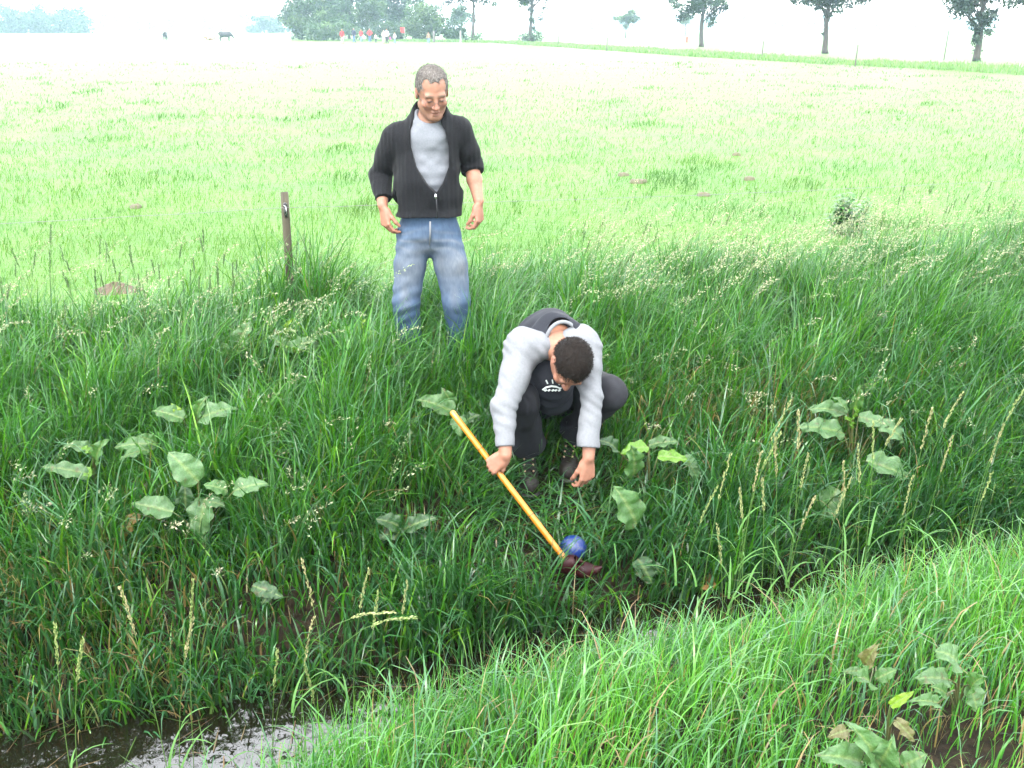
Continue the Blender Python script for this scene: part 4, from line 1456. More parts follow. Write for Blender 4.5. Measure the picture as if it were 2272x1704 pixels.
# ------------------------------------------------------------------ farm-golf club: orange pole with a wooden clog on its end, and the ball
def build_club():
    lo, hi = Vector((.262, 3.905, -.315)), Vector((-.272, 4.222, .300))
    root = empty('club', lo)
    tag(root, 'orange pole with a dark red wooden clog on its lower end', 'club')
    m, n, l, p, out = nt('orange_lacquer')
    tc = n.new('ShaderNodeTexCoord')
    t = n.new('ShaderNodeTexNoise'); t.inputs['Scale'].default_value = 30; t.inputs['Detail'].default_value = 4
    l.new(tc.outputs['Object'], t.inputs['Vector'])
    r = n.new('ShaderNodeValToRGB')
    r.color_ramp.elements[0].position = .3; r.color_ramp.elements[0].color = (0.2688, 0.0864, 0.0038, 1)
    r.color_ramp.elements[1].position = .65; r.color_ramp.elements[1].color = (0.3328, 0.1216, 0.0064, 1)
    l.new(t.outputs['Fac'], r.inputs[0]); l.new(r.outputs[0], p.inputs['Base Color'])
    p.inputs['Roughness'].default_value = .32
    k = 14
    pts = [lo.lerp(hi, i / k) - lo for i in range(k + 1)]
    new_obj('pole', tube_mesh('pole', pts + [hi - lo + (hi - lo).normalized() * .006], [.0138] * (k + 1) + [.009], 14), m, root)
    dk = mat_plain('dark_band', (.05, .025, .008), .5)
    d = (hi - lo).normalized()
    for tt in (.10, .33, .76):
        c = lo.lerp(hi, tt) - lo
        new_obj('band', tube_mesh('band', [c - d * .0016, c + d * .0016], [.01425] * 2, 14), dk, root)
    # clog: hollow, pointed toe, lying across the pole's end
    mc = mat_plain('dark_red_lacquer', (.030, .004, .006), .5, (.016, .003, .004), 18, .2, 60, spec=.15)
    S = Sculpt((-.10, -.11, -.10), (.20, .13, .08), .0042)
    S.cone((-.03, 0, -.03), (.07, 0, -.03), .046, .044, .03, flat=.85, axis=(0, 0, 1))
    S.cone((.07, 0, -.03), (.135, 0, -.012), .044, .020, .03)
    S.cone((.135, 0, -.012), (.155, 0, .012), .018, .009, .015)
    S.cone((-.03, 0, .0), (.0, 0, .01), .043, .042, .03)
    S.cone((-.025, 0, .004), (.03, 0, .030), .031, .030, .006, op='cut')
    S.cone((.02, 0, -.016), (.09, 0, -.016), .027, .022, .006, op='cut')
    S.apply((-.2, -.2, -.2), (.3, .2, -.05), lambda P: P[..., 2] + .066, .004, op='cut')
    me, V = S.mesh('clog')
    o = new_obj('clog', me, mc, root)
    o.location = (.012, .012, .008); o.scale = (.8, .8, .8)
    o.rotation_euler = (R(10), R(8), R(-8))


def build_ball():
    c = Vector((.278, 4.005, -.280)); rad = .0615
    m, n, l, p, out = nt('blue_ball')
    at_ = n.new('ShaderNodeAttribute'); at_.attribute_name = 'tint'
    l.new(at_.outputs['Color'], p.inputs['Base Color'])
    p.inputs['Roughness'].default_value = .35
    # ball of panels with raised pale seams (icosahedral pattern)
    import bmesh
    bm = bmesh.new()
    bmesh.ops.create_icosphere(bm, subdivisions=5, radius=rad)
    bm0 = bmesh.new(); bmesh.ops.create_icosphere(bm0, subdivisions=1, radius=1)
    ico = np.array([tuple(v.co.normalized()) for v in bm0.verts])
    V = np.array([tuple(v.co.normalized()) for v in bm.verts])
    d = V @ ico.T
    o2 = np.sort(d, 1)
    gap = o2[:, -1] - o2[:, -2]
    five = o2[:, -1] > .955
    line = np.exp(-(gap / .016) ** 2)
    line = np.maximum(line, np.exp(-((o2[:, -1] - .955) / .006) ** 2) * .0)
    Vn = V * (rad - .0012 * line[:, None])
    for v, q in zip(bm.verts, Vn): v.co = q
    me = bpy.data.meshes.new('ball'); bm.to_mesh(me); bm.free(); bm0.free()
    me.polygons.foreach_set('use_smooth', np.ones(len(me.polygons), bool))
    C = np.tile(np.array((.005, .022, .13)), (len(V), 1))
    C = C * (1 - line[:, None] * .8) + np.array((.10, .105, .05)) * line[:, None] * .8
    set_col(me, C)
    o = new_obj('ball', me, m)
    o.location = c
    o.rotation_euler = (.4, .7, .2)
    tag(o, 'blue ball with pale seams lying in the grass by the ditch', 'ball')


build_club()
build_ball()


# ------------------------------------------------------------------ broad-leaved dock plants
def dock_leaf_mesh(seed):
    """leaf along +y from its base, length 1, width about .42, midrib fold, wavy edge, drooping tip"""
    rng = np.random.default_rng(seed)
    nu, nv = 11, 19
    V, Fc, C = [], [], []
    ph = rng.uniform(0, 6)
    droop = rng.uniform(.5, 1.1); fold = rng.uniform(.16, .40)
    for j in range(nv):
        t = j / (nv - 1)
        half = .5 * .46 * (math.sin(math.pi * min(1, (t * .93 + .07)) ** .66) ** .95 if t < 1 else .0) + .004
        a = droop * t * t
        y = t - .18 * droop * t ** 3; z = .16 * t - .32 * droop * t ** 2.2
        for i in range(nu):
            u = -1 + 2 * i / (nu - 1)
            wave = .060 * math.sin(t * 17 + ph + (2 if u > 0 else 0)) * abs(u) ** 2 + .018 * math.sin(t * 31 + u * 5 + ph)
            V.append((u * half * (1 + .06 * math.sin(t * 23 + ph * 2 + u)), y, z + fold * half * abs(u) * 1.6 - .04 * u * u + wave + rng.normal(0, .003)))
            rib = math.exp(-(u / .09) ** 2) + .35 * max(0, math.sin((t * 9 - abs(u) * 1.6) * 2 * math.pi)) ** 8
            C.append(rib)
    for j in range(nv - 1):
        for i in range(nu - 1):
            a = j * nu + i
            Fc.append((a, a + 1, a + nu + 1, a + nu))
    return np.array(V), np.array(Fc), np.array(C)


LEAF_SHAPES = [dock_leaf_mesh(i) for i in range(8)]
TINTS = {
    'g': (.055, .145, .036), 'p': (.075, .165, .060), 'd': (.030, .085, .028), 'y': (.17, .30, .02), 'l': (.12, .27, .025),
    'o': (.16, .10, .02), 'b': (.13, .125, .05),
}
_leaf_cache = {}


def dock_leaf(parent, origin, B, T, wid, tint, k, face, big=1.25):
    """a leaf from base B to tip T (world), wid = width / length, lying across the view"""
    key = (k % 8, tint)
    if key not in _leaf_cache:
        V, Fc, rib = LEAF_SHAPES[k % 8]
        me = mesh_np('leaf', V, Fc)
        rng = np.random.default_rng(k)
        c = np.array(TINTS[tint])
        C = np.tile(c, (len(V), 1)) * rng.uniform(.88, 1.12, (len(V), 1))
        rb = np.clip(rib, 0, 1)[:, None]
        C = C * (1 - .65 * rb) + np.array((.20, .28, .10)) * .65 * rb
        C *= (.88 + .24 * vnoise(V, 4, k + 3))[:, None]
        sp = vnoise(V, 9, k) > .87          # browned patches
        C[sp] = C[sp] * .4 + np.array((.10, .06, .03)) * .6
        set_col(me, C)
        me.materials.append(M_DOCK)
        _leaf_cache[key] = me
    o = bpy.data.objects.new('leaf', _leaf_cache[key])
    COL.objects.link(o)
    o.parent = parent
    d = (T - B); Ln = d.length
    yv = d.normalized()
    zv = (face - yv * face.dot(yv)).normalized()
    xv = yv.cross(zv)
    M = Matrix((xv, yv, zv)).transposed().to_4x4()
    sc = Matrix.Diagonal((Ln * big * wid / .47, Ln * big * 1.06, Ln * big, 1))
    o.matrix_local = Matrix.Translation(B - origin) @ M @ sc
    return o


def dock(label, root_uv, leaves, dz=.0, lift=.22, stalk=None):
    """root_uv: where the root meets the ground; leaves: (base u, base v, tip u, tip v, width ratio, tint)"""
    rp = on_ground(*root_uv)
    rp.z = gz(rp.x, rp.y)
    root = empty('dock_plant', rp)
    tag(root, label, 'dock plant', 'broad-leaved dock plants on the ditch banks')
    rng = random.Random(root_uv[0])
    V, Fc = [], []
    for k, (u0, v0, u1, v1, wd, tint) in enumerate(leaves):
        Yb = rp.y - .02 + rng.uniform(-.05, .05)
        B = at(u0, v0, Yb)
        g = gz(B.x, B.y)
        clear = .12 if tint in 'do' else .27
        for _ in range(60):                     # the leaf stands clear of the grass round its foot
            if B.z > gz(B.x, B.y) + clear: break
            Yb -= .02; B = at(u0, v0, Yb)
        T = at(u1, v1, Yb - rng.uniform(.00, .07))
        if T.z < gz(T.x, T.y) + .03: T.z = gz(T.x, T.y) + .03
        face = Vector((rng.uniform(-.25, .25), -.62, .85))
        dock_leaf(root, rp, B, T, wd, tint, k + int(root_uv[0]), face, 1.02 if root_uv[1] > 1480 else 1.25)
        # petiole from the root to the leaf base
        m = (rp + B) / 2 + Vector((0, 0, .05))
        tm = [rp + Vector((rng.uniform(-.01, .01), rng.uniform(-.01, .01), 0)), m, B, B.lerp(T, .06)]
        b = len(V)
        for i, q in enumerate(tm):
            r = .0042 * (1 - .15 * i)
            for j in range(5):
                a = 2 * math.pi * j / 5
                V.append(q - rp + Vector((math.cos(a) * r, math.sin(a) * r, 0)) if abs((B - rp).normalized().z) > .6 else q - rp + Vector((math.cos(a) * r * .3, math.sin(a) * r, math.cos(a) * r)))
        for i in range(3):
            for j in range(5):
                Fc.append((b + i * 5 + j, b + i * 5 + (j + 1) % 5, b + i * 5 + 5 + (j + 1) % 5, b + i * 5 + 5 + j))
    new_obj('stem', mesh_np('stem', np.array([tuple(v) for v in V]), np.array(Fc)), M_STEM, root)
    return root


M_STEM = mat_plain('dock_stem', (.07, .14, .03), .5, (.12, .07, .03), 12, 0)
dock('large pale dock plant with six broad drooping leaves, left on the far bank', (449, 1225), [
    (440, 1069, 382, 1008, .62, 'p'), (384, 1136, 303, 1118, .52, 'p'), (456, 1106, 444, 1185, .62, 'p'), (462, 1112, 494, 1120, .6, 'p'),
    (518, 1090, 583, 1070, .50, 'p'), (505, 1088, 460, 1076, .6, 'g'), (412, 1130, 410, 1078, .55, 'd'), (449, 1189, 462, 1256, .38, 'd'), (305, 1139, 268, 1196, .4, 'o')])
dock('dock plant with one bright yellow leaf among dull ones, upper left bank', (428, 1010), [
    (407, 930, 345, 910, .50, 'g'), (404, 926, 383, 898, .42, 'y'), (440, 931, 510, 906, .42, 'p'), (436, 925, 450, 885, .4, 'g')])
dock('tall thin dock plant with yellow-edged leaves near the left edge', (216, 1105), [
    (196, 1052, 106, 1036, .36, 'p'), (204, 1052, 170, 1040, .6, 'l'), (207, 1000, 152, 988, .45, 'p'), (205, 1000, 180, 1000, .7, 'l'), (214, 1022, 228, 982, .5, 'g')])
dock('wide flat dock leaves lying between the yellow-leaved dock and the large pale one', (360, 1020), [
    (346, 984, 264, 990, .36, 'g'), (330, 998, 268, 1012, .35, 'g'), (346, 984, 312, 968, .5, 'g')])
dock('single big pale upright dock leaf left of the fence post foot', (530, 800), [(525, 780, 550, 722, .55, 'p'), (512, 800, 500, 770, .6, 'g')])
dock('dock with a yellow leaf below the fence post', (642, 800), [
    (641, 775, 598, 747, .45, 'p'), (640, 776, 692, 757, .5, 'p'), (641, 748, 640, 715, .40, 'y'), (655, 785, 640, 765, .6, 'l'), (620, 770, 612, 735, .4, 'b')])
dock('small yellow-green dock to the left of the standing man', (801, 775), [
    (792, 748, 765, 724, .5, 'l'), (790, 765, 755, 745, .5, 'p'), (800, 758, 842, 742, .5, 'l'), (795, 745, 806, 712, .4, 'y'), (770, 775, 738, 758, .45, 'd')])
dock('dark dock leaves hanging over the upper end of the orange pole', (1012, 975), [
    (1006, 914, 934, 886, .50, 'g'), (1020, 944, 1056, 920, .50, 'd'), (1016, 924, 1020, 962, .7, 'g'), (1005, 900, 985, 866, .5, 'g')])
dock('low dark dock leaves on the slope left of the orange pole', (893, 1215), [
    (898, 1174, 958, 1148, .42, 'd'), (895, 1172, 846, 1192, .6, 'd'), (890, 1170, 842, 1150, .6, 'd')])
dock('dock with a big broad leaf right of the crouching man', (1440, 1110), [
    (1405, 1056, 1404, 1000, .62, 'g'), (1437, 991, 1386, 998, .42, 'l'), (1440, 988, 1498, 979, .40, 'p'), (1460, 1012, 1520, 1020, .40, 'l'),
    (1515, 1015, 1549, 1045, .55, 'p'), (1531, 1032, 1551, 1070, .45, 'p'), (1412, 1164, 1372, 1090, .66, 'g'), (1370, 1000, 1340, 975, .5, 'd')])
dock('upright dock plant with wavy grey-green leaves on the right bank', (1886, 1060), [
    (1871, 961, 1786, 946, .42, 'p'), (1879, 921, 1808, 901, .34, 'p'), (1905, 925, 1965, 942, .50, 'p'), (1951, 940, 2012, 974, .52, 'p'),
    (1893, 907, 1908, 865, .40, 'g'), (1880, 915, 1856, 885, .45, 'p'), (1922, 1023, 2018, 1060, .42, 'p'), (1857, 1084, 1816, 1160, .62, 'g'), (1890, 930, 1900, 905, .35, 'l'), (1888, 950, 1882, 925, .3, 'l'), (1965, 950, 1975, 990, .5, 'd')])
dock('dull dock with a bright yellow leaf, lower right corner', (1955, 1700), [
    (1976, 1566, 2030, 1533, .36, 'y'), (1952, 1701, 1892, 1602, .40, 'p'), (1943, 1698, 1984, 1648, .62, 'p'), (1986, 1598, 2036, 1650, .40, 'b'),
    (1913, 1692, 1820, 1668, .42, 'p'), (2002, 1700, 2058, 1672, .70, 'p'), (1880, 1620, 1840, 1632, .4, 'b')])
dock('broad pale dock leaves above bare earth at the right edge', (2120, 1590), [
    (2107, 1508, 2030, 1503, .36, 'p'), (2125, 1474, 2091, 1436, .55, 'p'), (2150, 1520, 2170, 1584, .78, 'p'), (2156, 1530, 2180, 1500, .5, 'g'),
    (2080, 1560, 2022, 1552, .35, 'p'), (2100, 1540, 2070, 1520, .6, 'g')])
dock('brown-edged dock leaves in the near grass, lower right', (1935, 1520), [
    (1919, 1474, 1944, 1430, .45, 'b'), (1910, 1489, 1868, 1490, .40, 'p'), (1943, 1507, 1994, 1482, .55, 'g'), (1930, 1515, 1905, 1500, .6, 'g')])
dock('dark drooping dock leaf beside the water right of the ball', (1430, 1300), [(1415, 1240, 1445, 1290, .75, 'd'), (1450, 1250, 1470, 1280, .5, 'd')])
dock('dark dock leaf low on the left bank near the water', (600, 1345), [(560, 1300, 620, 1322, .45, 'd'), (606, 1310, 580, 1340, .5, 'd')])


# one dead leaf afloat
def build_floating_leaf():
    p = at(1562, 1292, 4.07)
    p.z = WATER_Z + .006
    V, Fc, rib = LEAF_SHAPES[3]
    V = V.copy(); V[:, 2] *= .35
    me = mesh_np('dead_leaf', V * np.array((.135 * 1.3, .135, .135)), Fc)
    C = np.tile(np.array((.34, .19, .075)), (len(V), 1)) * (.75 + .5 * vnoise(V, 8, 2)[:, None])
    set_col(me, C)
    o = new_obj('dead_leaf', me, M_DOCK)
    o.location = (p.x, p.y - .09, p.z + .012); o.rotation_euler = (R(12), R(-8), R(-15))
    tag(o, 'tan dead leaf floating on the dark ditch water', 'leaf')


build_floating_leaf()


def build_debris():
    rng = np.random.default_rng(8)
    n = 260
    x = rng.uniform(-1.9, 2.6, n); y = edge_y(x) - (water_w(x) * rng.random(n) ** 1.4 * .95) / .93
    L = rng.uniform(.05, .22, n); W = rng.uniform(.003, .007, n)
    C = pick_cols(n, [(.16, .11, .05), (.09, .06, .03), (.06, .12, .03)], [2, 2, 1])
    me = blade_mesh('water_debris', np.stack([x, y, np.full(n, WATER_Z + .004)], -1), L, W, rng.uniform(-3.1, 3.1, n), np.full(n, 1.52), rng.uniform(-.06, .04, n), rng.normal(0, .1, n), C, 3, M_GRASS)
    o = new_obj('water_debris', me, M_GRASS)
    tag(o, 'dead grass blades and stems afloat on the ditch water', 'debris', kind='stuff')


build_debris()

# ------------------------------------------------------------------ fence: weathered post, insulator and wire
M_POST = mat_plain('weathered_post', (.030, .025, .012), .85, (.075, .062, .034), 22, .8, 45, stretch=(1, 1, .12))
M_WIRE = mat_plain('fence_wire', (.13, .13, .125), .5, metal=.6)
M_BLACK = mat_plain('black_plastic', (.006, .006, .007), .4)


def build_fence():
    px, py = -1.385, 6.10
    g = gz(px, py)
    root = empty('wire_fence', (px, py, g))
    tag(root, 'wire fence with one weathered wooden post left of the standing man', 'fence')
    V, Fc = [], []
    k = 14
    zs = [-.25, 0, .3, .6, .85, .99, 1.0 - g + .0]
    rr = [.029, .028, .027, .0255, .0245, .0235, .021]
    for z, r in zip(zs, rr):
        for j in range(k):
            a = 2 * math.pi * j / k
            q = r * (1 + .07 * math.sin(3 * a + z * 5) + .04 * math.sin(5 * a - 2 * z))
            V.append((q * math.cos(a) - .012 * (1 - z), q * math.sin(a), z))
    for i in range(len(zs) - 1):
        for j in range(k):
            Fc.append((i * k + j, i * k + (j + 1) % k, (i + 1) * k + (j + 1) % k, (i + 1) * k + j))
    Fc.append(tuple((len(zs) - 1) * k + j for j in range(k)))
    post = new_obj('post', mesh_mixed('post', V, Fc), M_POST, root)
    S = Sculpt((-.03, -.06, .82), (.04, 0, 1.0), .003)
    S.cone((.004, -.027, .935 - g), (.005, -.027, .865 - g), .0125, .0105, .006)
    S.cone((.004, -.040, .91 - g), (.004, -.044, .89 - g), .006, .006, .005)
    me, Vv = S.mesh('insulator')
    ins = new_obj('insulator', me, M_BLACK, post)
    new_obj('staple', tube_mesh('staple', [(-.004, -.036, .93 - g), (.010, -.042, .925 - g), (.013, -.042, .885 - g), (.002, -.036, .872 - g)], [.0022] * 4, 5), M_METAL, ins)
    # wire runs on both sides, sagging a little between posts out of the frame
    pts = []
    for t in np.linspace(-6.5, 11, 60):
        x = t; y = .27 * t + (.006 * t * t if t < 0 else -.006 * t * t)
        sag = -.03 * math.sin(min(abs(t) / 5.5, 1) * math.pi)
        pts.append((x, y - .03, .915 - g + sag + .002 * math.sin(t * 13)))
    wire = new_obj('wire', tube_mesh('wire', pts, [.0018] * len(pts), 5), M_WIRE, root)
    V, T = [], []
    rng = random.Random(3)
    for t in np.arange(-6, 10.5, .12):
        f = (t + 6.5) / 17.5 * 59; i = int(f)
        c = Vector(pts[i]).lerp(Vector(pts[min(i + 1, 59)]), f - i)
        for q in range(2):
            d = Vector((rng.gauss(0, .4), rng.gauss(0, 1), rng.gauss(0, 1))).normalized() * .013
            b = len(V); e = Vector((.0016, 0, 0)); e2 = Vector((0, .0011, .0011))
            V += [c - d - e, c - d + e, c + d, c - d + e2]; T += [(b, b + 1, b + 2), (b + 1, b + 3, b + 2), (b + 3, b, b + 2)]
    bo = new_obj('barbs', mesh_np('barbs', np.array([tuple(v) for v in V]), np.array(T), False), M_WIRE, wire)
    bo['kind'] = 'stuff'


build_fence()


# ------------------------------------------------------------------ single flowering stalks of the foreground
def stalk(tip, q, spike, arch, label, group, seed):
    rng = random.Random(seed)
    u, v = tip
    x = 0.0
    for _ in range(12):
        Y = float(edge_y(np.array(x)) - (water_w(x) + q) / .93)
        p = at(u, v, Y); x = x * .4 + p.x * .6
    lean = rng.uniform(-.07, .07)
    x0 = x - lean
    g = gz(x0, Y)
    H = max(.2, p.z - g) + (.05 if q > 0 else .02)
    L = H * (1.04 + .28 * arch)
    V, T, C = stalk_geo((0, 0, -.01), L=L, phi=0.0 if lean > 0 else math.pi if not arch else 0.0, a0=abs(lean) / H * .9, curl=.12 + 1.5 * arch,
                        head=rng.uniform(.16, .24) / max(L, .3) * .75, rng=rng, thick=.0036, spike=True, n=12, dens=1.5)
    # two or three stem leaves
    for i in range(rng.choice([2, 3])):
        z0 = L * rng.uniform(.2, .55); ph = rng.uniform(-3.1, 3.1); n = 6; Ll = rng.uniform(.12, .24)
        d = Vector((math.cos(ph), math.sin(ph), 0)); sd = Vector((-d.y, d.x, 0))
        pp = Vector((d.x * 0, 0, z0 - .01)); a = .35
        b = len(V)
        for j in range(n + 1):
            t = j / n; wv = .0042 * (1 - t ** 2) + .0003
            V += [pp - sd * wv, pp + sd * wv]; C += [Vector((.075, .20, .035)) * rng.uniform(.9, 1.1)] * 2
            pp = pp + (Ll / n) * (math.sin(a) * d + math.cos(a) * Vector((0, 0, 1))); a += .28
        for j in range(n):
            k = b + 2 * j
            T += [(k, k + 1, k + 3), (k, k + 3, k + 2)]
    me = mesh_np('grass_stalk', np.array([tuple(c) for c in V]), np.array(T))
    set_col(me, np.array([tuple(c) for c in C]))
    o = new_obj('grass_stalk', me, M_SEED)
    o.location = (x0, Y, g)
    tag(o, label, 'grass stalk', group)


RIGHT_TIPS = [(1683, 956), (1785, 956), (1730, 1005), (1774, 1046), (1604, 1048), (1935, 987), (1911, 1023), (2016, 932), (2047, 950), (2094, 1005), (1947, 979),
              (1669, 1044), (1622, 1023), (1879, 1062), (2009, 1091), (1539, 1131), (1597, 1196), (2157, 914), (2208, 975), (2188, 1080), (1700, 1100), (1650, 1120), (1840, 1110), (1760, 1150)]
LEFT_TIPS = [(105, 1418), (295, 1338), (410, 1318), (385, 1412), (690, 1270), (735, 1302), (826, 1335), (890, 1312), (688, 1490), (660, 1405), (604, 1462), (60, 1460)]
ARCH_TIPS = [(505, 1400), (588, 1408)]
ORD = ['first', 'second', 'third', 'fourth', 'fifth', 'sixth', 'seventh', 'eighth', 'ninth', 'tenth', 'eleventh', 'twelfth', 'thirteenth', 'fourteenth', 'fifteenth', 'sixteenth',
       'seventeenth', 'eighteenth', 'nineteenth', 'twentieth', 'twenty-first', 'twenty-second', 'twenty-third', 'twenty-fourth']
RIGHT_TIPS.sort(); LEFT_TIPS.sort()
for i, tp in enumerate(RIGHT_TIPS):
    stalk(tp, .06 + .22 * ((i * 7) % 5) / 5, True, .18 * (i % 3 == 0), 'grass spike on the near bank right of the crouching man, %s from the left' % ORD[i], 'grass spikes on the right of the near bank', i)
for i, tp in enumerate(LEFT_TIPS):
    stalk(tp, -.04, True, .1 * (i % 3 == 0), 'upright grass spike at the water on the lower left, %s from the left' % ORD[i], 'grass spikes at the water on the left', 100 + i)
for i, tp in enumerate(ARCH_TIPS):
    stalk(tp, -.02, True, 1.0, 'grass spike bent in an arch over the water, the %s of two' % ('left', 'right')[i], 'arched grass spikes over the water', 200 + i)


# ------------------------------------------------------------------ nettle clump and molehill in the meadow
def build_nettles():
    p = on_ground(1880, 528)
    g = gz(p.x, p.y)
    root = empty('nettle_clump', (p.x, p.y, g))
    tag(root, 'dark green bushy nettle clump in the meadow edge, upper right', 'nettle')
    rng = random.Random(9)
    V, T, C = [], [], []
    stems = []
    for s_ in range(26):
        a = rng.uniform(0, 6.28); r = rng.uniform(0, .17)
        bx, by = r * math.cos(a), r * math.sin(a)
        h = rng.uniform(.25, .48) * (1 - r * 1.5)
        top = Vector((bx * 1.5, by * 1.5, h))
        stems.append((Vector((bx, by, 0)), top))
        for lv in range(7):
            c = Vector((bx, by, 0)).lerp(top, .3 + .7 * lv / 6)
            for q in range(4):
                ph = q * 1.57 + lv * .8 + rng.uniform(-.3, .3)
                d = Vector((math.cos(ph), math.sin(ph), rng.uniform(-.5, .1))).normalized(); sd = d.cross(Vector((0, 0, 1))).normalized()
                ln = rng.uniform(.055, .09); b = len(V)
                V += [c, c + d * ln * .4 + sd * ln * .26, c + d * ln, c + d * ln * .4 - sd * ln * .26]
                T += [(b, b + 1, b + 2), (b, b + 2, b + 3)]
                C += [tuple(np.array((.07, .205, .05)) * rng.uniform(.7, 1.4))] * 4
    me = mesh_np('foliage', np.array([tuple(v) for v in V]), np.array(T))
    set_col(me, np.array(C)); f = new_obj('foliage', me, M_DOCK, root)
    V, Fc = [], []
    for a, b_ in stems:
        k = len(V)
        for q in (a, b_):
            for j in range(3):
                V.append(q + Vector((.003 * math.cos(j * 2.1), .003 * math.sin(j * 2.1), 0)))
        for j in range(3): Fc.append((k + j, k + (j + 1) % 3, k + 3 + (j + 1) % 3, k + 3 + j))
    new_obj('stems', mesh_np('stems', np.array([tuple(v) for v in V]), np.array(Fc)), M_STEM, root)
    # molehill
    p = on_ground(255, 645)
    V, Fc = [], []
    k, m = 16, 7
    rg = np.random.default_rng(4)
    for i in range(m):
        for j in range(k):
            a = 2 * math.pi * j / k; r = .24 * i / (m - 1) * (1 + .15 * math.sin(3 * a + 1))
            V.append((r * math.cos(a), r * .8 * math.sin(a), .07 * math.cos(i / (m - 1) * 1.6) ** 1.5 * (1 + .5 * (rg.random() - .5)) - .012))
    for i in range(m - 1):
        for j in range(k):
            Fc.append((i * k + j, i * k + (j + 1) % k, (i + 1) * k + (j + 1) % k, (i + 1) * k + j))
    o = new_obj('molehill', mesh_np('molehill', np.nan_to_num(np.array(V)), np.array(Fc)[:, ::-1]), mat_plain('loose_earth', (.05, .032, .02), .95, (.11, .075, .045), 25, .8, 60))
    o.location = (p.x, p.y, gz(p.x, p.y))
    tag(o, 'low brown molehill in the short grass on the left', 'molehill')


build_nettles()


def build_cowpats():
    mt = mat_plain('dried_dung', (.13, .12, .075), .95, (.09, .08, .045), 30, .6, 60)
    spots = [(1418, 404, .13, 'dried pale cowpat beside a dark tuft, largest of those in the meadow'), (1383, 391, .09, 'dried pale cowpat up and left of the largest one'),
             (1661, 402, .09, 'dried pale cowpat on the meadow just above the wire at right'), (1560, 434, .10, 'dried pale cowpat below the wire, right of the largest one'),
             (1634, 342, .08, 'small dried pale cowpat farthest out in the meadow at right'), (302, 460, .08, 'small dried pale cowpat under the wire left of the post')]
    for q, (u, v, r0, lab) in enumerate(spots):
        p = on_ground(u, v + 3)
        rg = np.random.default_rng(q); V, Fc = [], []
        k, m = 12, 5
        for i in range(m):
            for j in range(k):
                a = 2 * math.pi * j / k; r = r0 * i / (m - 1) * (1 + .18 * math.sin(3 * a + q) + .1 * math.sin(5 * a))
                V.append((r * math.cos(a), r * .8 * math.sin(a), (.05 - .025 * (i / (m - 1)) ** 2) + rg.normal(0, .005) - (.06 if i == m - 1 else 0)))
        for i in range(m - 1):
            for j in range(k): Fc.append((i * k + j, (i + 1) * k + j, (i + 1) * k + (j + 1) % k, i * k + (j + 1) % k))
        o = new_obj('cowpat', mesh_np('cowpat', np.array(V), np.array(Fc)), mt)
        o.location = (p.x, p.y, gz(p.x, p.y)); tag(o, lab, 'cowpat', 'dried cowpats in the meadow')


build_cowpats()

# ------------------------------------------------------------------ trees
M_BARK = mat_plain('bark', (.035, .030, .024), .9, (.075, .062, .048), 9, .8, 25, stretch=(1, 1, .25))
M_BIRCH = mat_plain('birch_bark', (.30, .29, .26), .8, (.08, .07, .06), 6, .4, 20)


def ground_at(u, v, z=0.0):
    """world point on flat ground at photo pixel"""
    b = (CY - v) / F_PX; a = (u - CX) / F_PX
    t = (CAM_Z - z) / (SP - b * CP)
    return a * t, (CP + b * SP) * t


def leaf_cloud(clumps, n_leaf, size, cols, rng, flat=.7):
    """clumps: (centre, rx, rz); leaf-sized faces through each clump's volume"""
    w = np.array([c[1] * c[1] * c[2] for c in clumps]) ** .67
    cnt = np.maximum((w / w.sum() * n_leaf).astype(int), 6)
    Vs, Cs = [], []
    for (c, rx, rz), n in zip(clumps, cnt):
        d = rng.normal(size=(n, 3)); d /= np.linalg.norm(d, axis=1)[:, None]
        rad = rng.random(n) ** .45 * rng.uniform(.75, 1.15, n)
        P = np.array(c) + d * rad[:, None] * np.array((rx, rx, rz))
        nrm = d * .6 + rng.normal(size=(n, 3)) * .7 + np.array((0, 0, .35)); nrm /= np.linalg.norm(nrm, axis=1)[:, None]
        t1 = np.cross(nrm, rng.normal(size=(n, 3))); t1 /= np.linalg.norm(t1, axis=1)[:, None]
        t2 = np.cross(nrm, t1)
        sz = size * rng.uniform(.5, 1.25, n)[:, None]
        Vs.append(np.stack([P - t1 * sz * .5, P + t2 * sz * .32 + t1 * sz * .05, P + t1 * sz * .55, P - t2 * sz * .32], 1))
        base = np.array(cols[rng.integers(len(cols))]) * rng.uniform(.75, 1.25)
        cc = base * rng.uniform(.8, 1.25, (n, 1))
        Cs.append(np.repeat(cc[:, None], 4, 1))
    V = np.concatenate(Vs).reshape(-1, 3); C = np.concatenate(Cs).reshape(-1, 3)
    F_ = np.arange(len(V)).reshape(-1, 4)
    return V, F_, C


